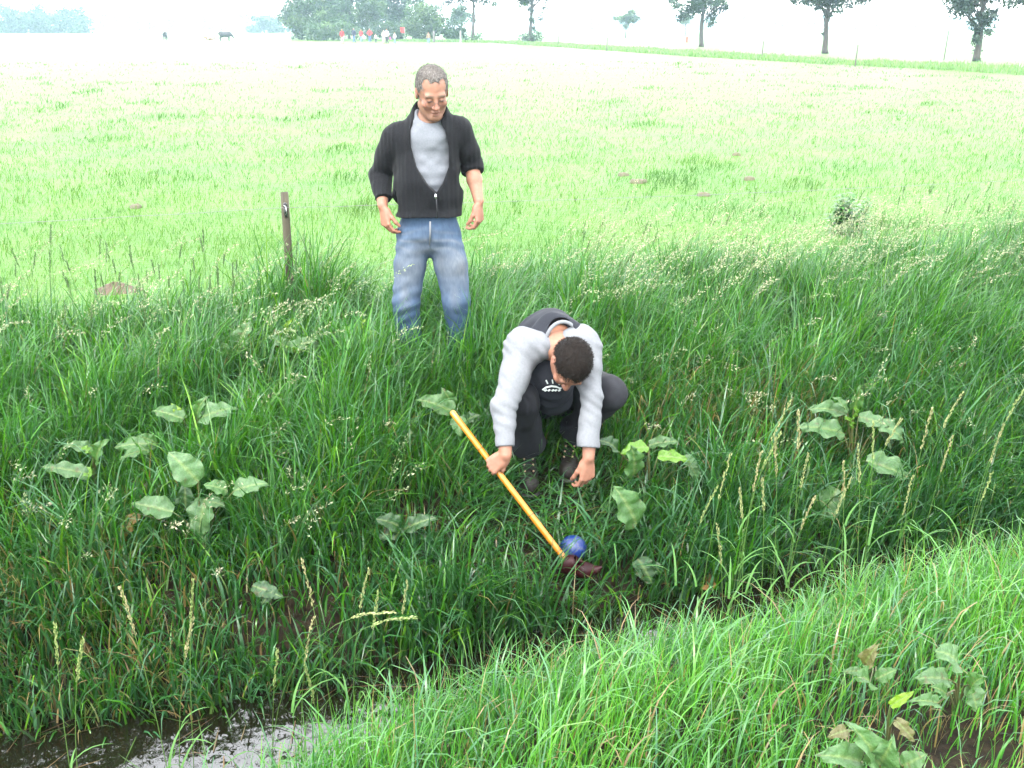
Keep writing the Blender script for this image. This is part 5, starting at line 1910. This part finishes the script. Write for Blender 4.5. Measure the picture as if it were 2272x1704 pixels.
def tree(name, label, cat, loc, height, trunk_r, crown, n_leaf, leaf, cols, seed, group=None, extra=(), bark=None, lean=0.0, ivy=None, trunk_top=None):
    """crown: (z centre, rx, rz, number of clumps, clump size)"""
    rng = np.random.default_rng(seed); rr = random.Random(seed)
    x, y = loc
    root = empty(name, (x, y, gz(x, y) - .05), rr.uniform(0, 0))
    tag(root, label, cat, group)
    zc, rx, rz, nc, cs = crown
    clumps = []
    for i in range(nc):
        d = rng.normal(size=3); d /= np.linalg.norm(d)
        rad = rng.random() ** .4
        c = np.array((0, 0, zc)) + d * rad * np.array((rx, rx, rz)) + np.array((lean * zc, 0, 0))
        s_ = cs * rng.uniform(.65, 1.3)
        clumps.append((c, s_, s_ * rng.uniform(.55, .9)))
    clumps += [(np.array(c), a, b) for c, a, b in extra]
    V, F_, C = leaf_cloud(clumps, n_leaf, leaf, cols, rng)
    me = mesh_np('crown', V, F_, False); set_col(me, C)
    if trunk_r:
        # trunk and limbs
        TV, TF = [], []
        def limb(pts, r0, r1):
            n = len(pts)
            m = tube_mesh('t', pts, [r0 + (r1 - r0) * i / (n - 1) for i in range(n)], 7)
            b = len(TV)
            TV.extend([tuple(v.co) for v in m.vertices]); TF.extend([tuple(i + b for i in p.vertices) for p in m.polygons])
            bpy.data.meshes.remove(m)
        top = trunk_top or height * .82
        tp = [Vector((lean * top * t + .12 * trunk_r * 4 * math.sin(t * 7 + seed), .1 * math.sin(t * 5 + seed), top * t)) for t in np.linspace(0, 1, 8)]
        tp.insert(1, Vector((0, 0, .35)))
        rads = [trunk_r * 1.35, trunk_r * 1.05] + [trunk_r * (1 - .75 * t) for t in np.linspace(.14, 1, 7)]
        m = tube_mesh('t', tp, rads, 9)
        TV.extend([tuple(v.co) for v in m.vertices]); TF.extend([tuple(p.vertices) for p in m.polygons]); bpy.data.meshes.remove(m)
        for c, a, b in clumps[:nc]:
            t = float(np.clip((c[2] - rr.uniform(.6, 1.6)) / top, .2, .98))
            f_ = t * (len(tp) - 1); i = min(int(f_), len(tp) - 2)
            p0 = tp[i].lerp(tp[i + 1], f_ - i)
            cv = Vector([float(q) for q in c]); mid = p0.lerp(cv, .5) + Vector((rr.uniform(-.2, .2), rr.uniform(-.2, .2), rr.uniform(-.1, .3)))
            limb([p0, mid, cv], trunk_r * .28, trunk_r * .07)
        tr = new_obj('trunk', mesh_mixed('trunk', TV, TF), bark or M_BARK, root)
    new_obj('crown', me, M_TREE, root)
    if ivy:
        iv = []
        for i in range(ivy[0]):
            t = rr.uniform(.02, ivy[1]); a = rr.uniform(0, 6.28); q = trunk_r * 1.1
            iv.append((np.array((q * math.cos(a), q * math.sin(a), t)), ivy[2] * rr.uniform(.6, 1.2), ivy[2] * rr.uniform(.7, 1.2)))
        V, F_, C = leaf_cloud(iv, ivy[3], leaf * .8, cols, rng)
        me = mesh_np('ivy', V, F_, False); set_col(me, C)
        new_obj('ivy', me, M_TREE, root)
    return root


DARK = [(.020, .050, .026), (.028, .066, .028), (.018, .042, .028)]
MID = [(.035, .085, .035), (.05, .11, .04), (.03, .07, .035)]
PALE = [(.065, .13, .045), (.085, .15, .05), (.05, .10, .045)]

# the row of roadside trees on the right
g = 'row of roadside trees'
tree('roadside_tree', 'dark ivy-clad roadside tree at the far right, nearest of the row', 'tree', ground_at(2165, 136), 9, .20, (4.6, 2.6, 2.2, 26, .75), 9000, .20, DARK, 1, g,
     extra=[((-.55, -.2, 2.3), .45, .6), ((.35, -.2, 1.9), .40, .5), ((.6, 0, 2.7), .5, .5), ((-.2, -.2, 1.3), .3, .4), ((-.9, 0, 3.0), .4, .4), ((.25, -.1, 2.6), .5, .6), ((-2.0, 0, 3.5), .6, .4), ((2.3, 0, 3.6), .7, .5), ((1.5, 0, 3.4), .6, .5), ((-1.4, 0, 3.6), .6, .5)], ivy=(14, 3.0, .30, 1500))
tree('roadside_tree', 'roadside tree with bare leaning trunk, second from the right', 'tree', ground_at(1829, 119), 9, .22, (4.9, 3.0, 1.7, 22, .75), 6500, .24, DARK, 2, g,
     extra=[((-.8, 0, 3.4), .5, .35), ((.7, 0, 3.3), .6, .4), ((1.6, 0, 3.6), .5, .35), ((-1.6, 0, 3.9), .6, .4), ((-2.6, 0, 3.9), .6, .4), ((2.5, 0, 3.9), .7, .4), ((3.0, 0, 4.2), .7, .4), ((.4, 0, 3.8), .8, .5), ((-.6, 0, 4.0), .8, .5), ((0, 0, 3.0), .4, .35), ((-.15, 0, 1.5), .22, .3)])
tree('roadside_tree', 'roadside tree with low leafy side shoots, third from the right', 'tree', ground_at(1556, 104), 10, .24, (5.6, 3.9, 1.6, 26, .95), 6500, .30, DARK + MID, 3, g,
     extra=[((-1.6, 0, 3.5), 1.0, .8), ((-2.3, 0, 3.0), .7, .6), ((1.0, 0, 3.3), .8, .7), ((.9, 0, 2.5), .7, .6), ((1.8, 0, 3.9), 1.0, .7), ((-2.8, 0, 4.1), .9, .6), ((-.4, 0, 4.0), 1.2, .8)])
tree('roadside_tree', 'slender roadside tree wrapped in leaves down to a bushy foot', 'tree', ground_at(1178, 97), 11, .26, (7.0, 3.0, 2.4, 26, .9), 5000, .30, MID + DARK, 4, g,
     extra=[((.6, 0, 1.0), 1.2, .9), ((-.7, 0, .7), 1.0, .7), ((1.5, 0, 4.2), .8, .8), ((1.1, 0, 3.2), .6, .6), ((-.9, 0, 4.8), .8, .6), ((1.9, 0, 5.2), .8, .7), ((-1.4, 0, 5.6), .9, .6)], ivy=(16, 4.5, .42, 900))
tree('roadside_tree', 'tall roadside tree with a bare grey trunk beside the copse', 'tree', ground_at(1050, 93), 12, .27, (7.4, 4.6, 1.8, 30, 1.0), 5500, .32, MID + DARK, 5, g,
     extra=[((-2.2, 0, 3.9), .8, .4), ((-1.2, 0, 4.3), .7, .4), ((3.2, 0, 5.0), 1.0, .5), ((-3, 0, 5.4), 1.1, .6), ((-1.4, 0, 5.5), 1.0, .6), ((1.7, 0, 5.3), 1.0, .6), ((.3, 0, 5.6), 1.0, .6), ((-3.8, 0, 5.0), 1.0, .6), ((.5, 0, .6), 1.3, .7), ((-.9, 0, .5), 1.0, .5)])

# small pale trees farther off
g = 'small far trees in the haze'
tree('far_tree', 'small round far tree standing alone in pale haze', 'tree', ground_at(1388, 84), 5.6, .13, (3.9, 1.9, 1.3, 22, .8), 3200, .35, PALE, 11, g, extra=[((0, 0, 2.3), .7, .7), ((-2.2, 0, 3.7), .7, .5), ((2.3, 0, 3.6), .7, .5)])
tree('far_tree', 'small faint far tree just left of a roadside trunk', 'tree', ground_at(1520, 80), 5.0, .13, (3.5, 1.2, 1.3, 14, .7), 1800, .35, PALE, 12, g)
tree('far_tree', 'pale blue tree behind the bare grey trunk', 'tree', ground_at(1025, 84), 7.0, .15, (4.0, 2.2, 2.0, 18, 1.0), 2600, .4, MID, 13, g)

# the copse behind the walkers
g = 'trees and bushes of the copse'
tree('broadleaf_tree', 'broad rounded tree forming the left end of the copse', 'tree', ground_at(700, 88), 11, .25, (4.2, 4.8, 4.4, 80, 1.6), 15000, .40, MID + PALE, 21, g)
tree('broadleaf_tree', 'dark dense tree in the middle of the copse behind the red-jacketed walkers', 'tree', ground_at(775, 86), 12, .25, (5.0, 4.6, 5.0, 70, 1.6), 13000, .40, MID, 22, g)
tree('birch', 'light feathery birch with thin white leaning trunks', 'tree', ground_at(826, 89), 9, .10, (5.2, 2.6, 3.0, 40, .9), 4500, .34, PALE + MID, 23, g, bark=M_BIRCH, lean=-.12)
tree('birch', 'second birch, thin and upright, right of the leaning one', 'tree', ground_at(836, 88), 8, .09, (5.0, 2.2, 2.8, 30, .9), 3000, .34, PALE + MID, 24, g, bark=M_BIRCH, lean=.02)
tree('broadleaf_tree', 'tallest darkest tree of the copse, over the red flag', 'tree', ground_at(886, 86), 13, .28, (5.6, 5.0, 5.2, 76, 1.6), 13000, .40, DARK + MID, 25, g)
tree('bush', 'bright rounded bush at the right end of the copse', 'bush', ground_at(942, 91), 6.5, 0, (2.7, 3.2, 2.6, 60, 1.1), 8500, .34, PALE, 26, g)
tree('bush', 'low dark bush between the bright bush and the bare trunk', 'bush', ground_at(1008, 91), 3, 0, (1.2, 2.0, 1.1, 24, .8), 2600, .34, MID, 27, g)
tree('bush', 'low undergrowth bush behind the walkers on the left', 'bush', ground_at(735, 90), 3, 0, (1.2, 4.4, 1.3, 40, 1.0), 4500, .36, MID + PALE, 28, g)
tree('bush', 'low undergrowth bush in the shade behind the red flag', 'bush', ground_at(870, 90), 3, 0, (1.3, 5.2, 1.4, 44, 1.0), 5000, .36, DARK + MID, 29, g)


def far_wood(name, label, u0, u1, vbase, h, nl, seed, size, cols=MID):
    rng = np.random.default_rng(seed)
    clumps = []
    x0, y0 = ground_at(u0, vbase); x1, y1 = ground_at(u1, vbase)
    n = max(8, int(abs(x1 - x0) / 0.9))
    for i in range(n):
        t = rng.random()
        hh = h * (.55 + .55 * vnoise(np.array([[t * 9 + seed, .5]]), 1.0, seed)[0])
        for k in range(5):
            z = hh * rng.uniform(.06, .95)
            s_ = h * rng.uniform(.14, .26)
            clumps.append((np.array((x0 + (x1 - x0) * t + rng.normal(0, .8), (y0 + y1) / 2 + rng.uniform(0, 12), z)), s_ * 1.2, s_))
    V, F_, C = leaf_cloud(clumps, nl, size, cols, rng)
    me = mesh_np(name, V, F_, False); set_col(me, C)
    o = new_obj(name, me, M_TREE)
    tag(o, label, 'wood', kind='stuff')


far_wood('far_wood', 'pale blue far wood on the left skyline', -120, 182, 74, 9.0, 20000, 31, .9)
far_wood('far_wood', 'pale far line of trees left of the copse', 545, 668, 73, 6.6, 8000, 32, .9)
far_wood('far_wood', 'very faint distant line of trees behind the cows', 150, 560, 67.5, 12, 6000, 33, 1.6)
far_wood('far_wood', 'very faint distant line of trees behind the roadside row', 1300, 2500, 66.5, 10, 7000, 34, 2.0)


# ------------------------------------------------------------------ rough verge with thin posts
def build_verge():
    rng = np.random.default_rng(6)
    line = np.array([(30, 24), (22.5, 44), (13, 72), (5, 108), (-3, 140), (-22, 158)])
    n = 30000
    seg = np.linalg.norm(np.diff(line, axis=0), axis=1); cum = np.concatenate([[0], np.cumsum(seg)])
    t = rng.random(n) * cum[-1]
    x = np.interp(t, cum, line[:, 0]); y = np.interp(t, cum, line[:, 1])
    off = rng.uniform(0, 4.5, n)
    x = x + off * .93; y = y + off * .36
    d = np.hypot(x, y)
    cl = vnoise(np.stack([x, y], -1), .5, 3)
    L = rng.uniform(.18, .45, n) * (.4 + cl)
    W = np.maximum(.012, d * .0011)
    C = pick_cols(n, [(0.16, 0.30, 0.11), (0.20, 0.33, 0.14), (0.23, 0.33, 0.16)], [2, 2, 1])
    me = blade_mesh('verge_grass', np.stack([x, y, ground_z(x, y) - .02], -1), L, W, rng.uniform(-3.1, 3.1, n), np.abs(rng.normal(.2, .15, n)), rng.uniform(.2, 1.2, n), rng.normal(0, .6, n), C, 2, M_FIELD)
    o = new_obj('verge_grass', me, M_FIELD)
    tag(o, 'strip of rough taller grass along the far edge of the meadow', 'grass', kind='stuff')
    m = mat_plain('grey_post', (.07, .06, .05), .85, (.12, .11, .09), 14, .5, 40, stretch=(1, 1, .2))
    for (u, v, h, r, lab) in [(1346, 113, 1.1, .045, 'thin grey post in the verge left of the third roadside tree'), (1690, 131, 1.1, .04, 'thin grey post in the verge between two roadside trees'),
                              (1897, 148, 1.1, .04, 'thin grey post in the verge right of the leaning trunk'), (2094, 134, 1.75, .035, 'tall thin pole in the verge beside the ivy-clad tree'),
                              (1238, 104, 1.1, .05, 'faint post in the verge right of the bushy-footed tree')]:
        x, y = ground_at(u, v)
        V, Fc = [], []
        for z, q in ((-.3, r), (h * .5, r * .95), (h - .03, r * .9), (h, r * .55)):
            for j in range(8):
                a = j * math.pi / 4
                V.append((q * math.cos(a) + .03 * z, q * math.sin(a), z))
        for i in range(3):
            for j in range(8): Fc.append((i * 8 + j, i * 8 + (j + 1) % 8, i * 8 + 8 + (j + 1) % 8, i * 8 + 8 + j))
        Fc.append(tuple(24 + j for j in range(8)))
        o = new_obj('fence_post', mesh_mixed('fence_post', V, Fc), m)
        o.location = (x, y, gz(x, y))
        tag(o, lab, 'post', 'posts along the verge')
    for (u, v, h, r, lab, c) in [(1022, 96, 1.5, .09, 'white post at the copse edge near the bare trunk', (.55, .55, .52)), (963, 94, 1.45, .16, 'grey stump-like post beside the walker at the bright bush', (.12, .11, .10))]:
        x, y = ground_at(u, v)
        V, Fc = [], []
        for z, q in ((-.3, r), (h * .5, r * .95), (h - .05, r * .9), (h, r * .6)):
            for j in range(8):
                a = j * math.pi / 4; V.append((q * math.cos(a), q * math.sin(a), z))
        for i in range(3):
            for j in range(8): Fc.append((i * 8 + j, i * 8 + (j + 1) % 8, i * 8 + 8 + (j + 1) % 8, i * 8 + 8 + j))
        Fc.append(tuple(24 + j for j in range(8)))
        o = new_obj('fence_post', mesh_mixed('fence_post', V, Fc), mat_plain('post_paint', c, .7, tuple(q * .8 for q in c), 8))
        o.location = (x, y, gz(x, y)); tag(o, lab, 'post')


build_verge()


# ------------------------------------------------------------------ red marker flags
def flag(u, v, pole_h, fw, fh, label, tilt=0.0, pole_r=.022):
    x, y = ground_at(u, v)
    root = empty('flag', (x, y, gz(x, y)))
    tag(root, label, 'flag', 'red marker flags')
    new_obj('pole', tube_mesh('pole', [(0, 0, -.2), (tilt * pole_h * .5, 0, pole_h * .5), (tilt * pole_h, 0, pole_h)], [pole_r] * 3, 7), mat_plain('flag_pole', (.35, .34, .32), .6, (.28, .27, .25), 8), root)
    V, Fc = [], []
    n, m = 7, 6
    for lay in (0, 1):
        for i in range(n):
            for j in range(m):
                a = i / (n - 1); b = j / (m - 1)
                yy = .06 * math.sin(a * 5 + b) * a + .003 * lay
                V.append((tilt * pole_h - fw * a * (1 - .15 * b), yy, pole_h - .02 - fh * b * (1 - .3 * a) - .25 * fh * a * b))
    for lay in (0, 1):
        for i in range(n - 1):
            for j in range(m - 1):
                q = lay * n * m + i * m + j
                f_ = (q, q + m, q + m + 1, q + 1)
                Fc.append(f_ if lay == 0 else f_[::-1])
    new_obj('cloth', mesh_mixed('cloth', V, Fc), mat_plain('red_cloth', (.50, .03, .025), .8, (.40, .02, .02), 6), root)


flag(899, 95, 1.95, .62, .72, 'red flag on a thin pole in front of the copse')
flag(1532, 101, .95, .22, .65, 'small tilted red flag left of a roadside trunk', -.35)


# ------------------------------------------------------------------ the walkers far off
def walker(u, v, height, label, top, legs, hair, akimbo=False, long_hair=False, bag=None, turn=0.0, step=.1):
    d_ = ground_at(u, v)
    root = empty('person', (d_[0], d_[1], gz(*d_)), turn)
    tag(root, label, 'person', 'walkers in front of the copse')
    k = height / 1.75
    hd = np.array((0, -.02, 1.60)) * k
    S = Sculpt(np.array((-.48, -.30, -.02)) * k, np.array((.48, .30, 1.80)) * k, .017 * k)
    def c(a, b, ra, rb, kk=.02): S.cone(np.array(a) * k, np.array(b) * k, ra * k, rb * k, kk)
    arms = []
    for sx in (-1, 1):
        sh = np.array((sx * .18, 0, 1.40)); el = np.array((sx * (.36 if akimbo else .24), .06, 1.13)); wr = np.array((sx * (.20 if akimbo else .25), -.06, .98 if akimbo else .90))
        arms.append((sh, el, wr))
        c(sh, el, .048, .042); c(el, wr, .040, .032)
        c(wr, wr + (wr - el) * .22 + np.array((0, -.02, -.07)), .036, .026)
        c((sx * .09, 0, .88), (sx * .105, -step * sx, .48), .075, .055); c((sx * .105, -step * sx, .48), (sx * .11, step * sx * .6, .06), .052, .04)
        c((sx * .11, step * sx * .6, .045), (sx * .125, step * sx * .6 - .15, .035), .042, .034)
    c((0, 0, .92), (0, 0, 1.35), .13, .14, .04); c((-.1, 0, 1.38), (.1, 0, 1.38), .07, .07, .04)
    c((0, .01, 1.38), (0, 0, 1.52), .06, .055)
    S.ell(hd, np.array((.078, .098, .118)) * k, .01); S.ell(hd + np.array((0, -.10, -.02)) * k, np.array((.016, .022, .022)) * k, .01)
    me, V = S.mesh('body'); set_col(me, np.tile(SKIN * 1.1, (len(V), 1))); new_obj('body', me, M_SKIN, root)
    S = Sculpt(np.array((-.48, -.30, .78)) * k, np.array((.48, .30, 1.60)) * k, .017 * k)
    c((0, 0, .90), (0, 0, 1.34), .165, .165, .04); c((-.13, 0, 1.39), (.13, 0, 1.39), .085, .085, .05)
    for sh, el, wr in arms:
        c(sh, el, .075, .066); c(el, el * .2 + wr * .8, .064, .056)
    me, V = S.mesh('jacket'); new_obj('jacket', me, WCOL[top], root)
    S = Sculpt(np.array((-.30, -.30, .02)) * k, np.array((.30, .30, 1.05)) * k, .017 * k)
    c((0, 0, .88), (0, 0, .96), .155, .15, .03)
    for sx in (-1, 1):
        c((sx * .085, 0, .86), (sx * .105, -step * sx, .48), .10, .078); c((sx * .105, -step * sx, .48), (sx * .11, step * sx * .6, .10), .076, .07)
    me, V = S.mesh('trousers'); new_obj('trousers', me, WCOL[legs], root)
    S = Sculpt(hd - .2 * k, hd + .2 * k, .015 * k)
    S.ell(hd + np.array((0, .025, .035)) * k, np.array((.088, .100, .100)) * k, .01)
    if long_hair: S.cone(hd + np.array((0, .05, 0)) * k, hd + np.array((0, .07, -.16)) * k, .09 * k, .07 * k, .03)
    S.ell(hd + np.array((0, -.115, -.02)) * k, np.array((.08, .085, .105)) * k, .005, op='cut')
    me, V = S.mesh('hair'); new_obj('hair', me, WCOL[hair], root)
    if bag:
        S = Sculpt(np.array((-.2, -.2, -.25)), np.array((.2, .2, .25)), .02)
        S.cone((0, 0, .06), (0, 0, -.10), .07, .12, .03, flat=.5, axis=(0, 1, 0)); S.cone((0, 0, .10), (.0, 0, .2), .02, .015, .02)
        me, V = S.mesh('bag'); o = new_obj('bag', me, WCOL[bag]); o.location = (d_[0] + .42 * k, d_[1] - .1, gz(*d_) + .66 * k)
        tag(o, 'pink bag hanging from the hand of a white-jacketed walker', 'bag')


WCOL = {n_: mat_plain('cloth_' + n_, c, .85, tuple(q * .8 for q in c), 14, .2, 50) for n_, c in {
    'red': (.42, .025, .03), 'white': (.55, .55, .55), 'cream': (.50, .45, .33), 'navy': (.02, .025, .06), 'jeans': (.07, .13, .26), 'light_jeans': (.18, .26, .38),
    'beige': (.42, .38, .32), 'black': (.012, .012, .014), 'blond': (.36, .26, .13), 'brown': (.06, .035, .02), 'grey': (.25, .24, .22), 'pink': (.50, .10, .28), 'tan': (.30, .20, .13)}.items()}
walker(760, 97, 1.74, 'fair-haired walker in a red top and pale trousers, leftmost of the walkers', 'red', 'beige', 'blond', turn=R(20))
walker(786, 95, 1.85, 'walker in a dark navy jacket and jeans, second from the left', 'navy', 'jeans', 'grey', turn=R(-25))
walker(802, 94, 1.66, 'long-haired walker in a red jacket and light jeans', 'red', 'light_jeans', 'blond', long_hair=True, turn=R(10))
walker(821, 94, 1.80, 'walker in a red jacket and jeans with hands on hips', 'red', 'jeans', 'grey', akimbo=True)
walker(834, 95, 1.12, 'small child in a white top and navy trousers', 'white', 'navy', 'blond')
walker(852, 96, 1.62, 'walker in a cream jacket partly behind the white-jacketed one', 'cream', 'beige', 'grey', turn=R(30))
walker(859, 97, 1.78, 'tall walker in a white jacket and black trousers', 'white', 'black', 'brown', bag='pink', turn=R(-15))
walker(876, 97, 1.35, 'girl in a white top and light jeans beside the flag', 'white', 'light_jeans', 'blond', long_hair=True, turn=R(-20))
walker(951, 97, 1.38, 'lone walker in a tan top and light jeans at the bright bush', 'tan', 'light_jeans', 'brown', turn=R(15))


# ------------------------------------------------------------------ grazing cattle
def cow(u, v, label, col, rz, lying=False, s=1.0):
    d_ = ground_at(u, v)
    root = empty('cow', (d_[0], d_[1], gz(*d_)), rz)
    tag(root, label, 'cow', 'cattle in the meadow')
    dz = -.55 if lying else 0
    S = Sculpt((-1.45, -.5, -.1), (1.6, .5, 1.7), .035)
    S.cone((-.62, 0, 1.02 + dz), (.55, 0, .98 + dz), .33, .37, .10, flat=.82, axis=(0, 1, 0))
    S.cone((-.1, 0, .88 + dz), (.25, 0, .84 + dz), .32, .33, .10)
    S.cone((-.80, 0, 1.10 + dz), (-.55, 0, 1.12 + dz), .22, .26, .08)                     # rump
    nz = .55 if not lying else .95
    S.cone((.60, 0, 1.08 + dz), (1.02, 0, (.78 if not lying else 1.25 + dz)), .25, .15, .10)   # neck lowered to graze
    hz = .42 if not lying else .72
    S.cone((1.00, 0, .74 if not lying else 1.24 + dz), (1.26, 0, hz if not lying else 1.02 + dz), .125, .075, .05)
    for sy in (-1, 1):
        S.cone((.98, sy * .10, .80 if not lying else 1.32 + dz), (.92, sy * .26, .82 if not lying else 1.34 + dz), .045, .03, .02)
        if not lying:
            for lx in (.50,):
                S.chain([(lx, sy * .17, .80), (lx + .02, sy * .17, .42), (lx - .01, sy * .17, .22), (lx + .01, sy * .17, .06)], [.12, .07, .05, .055], .04)
            S.chain([(-.70, sy * .18, .95), (-.60, sy * .19, .62), (-.82, sy * .18, .42), (-.78, sy * .18, .20), (-.75, sy * .18, .05)], [.19, .11, .065, .05, .058], .04)
        else:
            S.chain([(.45, sy * .25, .25), (.70, sy * .28, .10), (.45, sy * .30, .07)], [.10, .07, .055], .04)
            S.chain([(-.6, sy * .25, .25), (-.35, sy * .33, .12), (-.6, sy * .34, .07)], [.14, .08, .055], .04)
    if not lying: S.ell((-.42, 0, .62), (.14, .12, .13), .04)
    S.chain([(-.98, 0, 1.15 + dz), (-1.06, 0, .9 + dz), (-1.05, 0, .55 if not lying else .2)], [.035, .025, .04], .02)
    me, V = S.mesh('body')
    C = np.tile(np.array(col[0]), (len(V), 1))
    pt = vnoise(V, 2.2, int(u)) > .62
    C[pt] = col[1]
    set_col(me, C)
    m, n, l, p, out = nt('cow_hide')
    a = n.new('ShaderNodeAttribute'); a.attribute_name = 'tint'; l.new(a.outputs['Color'], p.inputs['Base Color']); p.inputs['Roughness'].default_value = .7
    o = new_obj('body', me, m, root)
    root.scale = (s, s, s)


cow(501, 91, 'black cow grazing with its head down, right of the two standing cattle', ((.010, .010, .011), (.014, .014, .015)), 0.0)
cow(368, 90, 'black and white cow seen from behind, farther left', ((.012, .012, .013), (.35, .34, .32)), R(100), s=.95)
cow(466, 89, 'brown calf lying down beside the black cow', ((.20, .10, .05), (.40, .36, .30)), R(185), lying=True, s=.75)

# ------------------------------------------------------------------ damp summer haze
def build_haze():
    lo, hi = Vector((-1900, -120, -1.7)), Vector((1900, 1900, 15.5))
    V = [(x, y, z) for x in (lo.x, hi.x) for y in (lo.y, hi.y) for z in (lo.z, hi.z)]
    Fc = [(0, 1, 3, 2), (4, 6, 7, 5), (0, 4, 5, 1), (2, 3, 7, 6), (0, 2, 6, 4), (1, 5, 7, 3)]
    me = mesh_mixed('haze', V, Fc, False)
    m = bpy.data.materials.new('haze')
    m.use_nodes = True
    n = m.node_tree.nodes; n.clear()
    out = n.new('ShaderNodeOutputMaterial')
    pv = n.new('ShaderNodeVolumePrincipled')
    pv.inputs['Color'].default_value = (.64, .85, 1.0, 1)
    pv.inputs['Density'].default_value = HAZE
    pv.inputs['Anisotropy'].default_value = 0.3
    m.node_tree.links.new(pv.outputs[0], out.inputs['Volume'])
    o = new_obj('haze', me, m)
    tag(o, kind='stuff')


HAZE = 0.00060
build_haze()
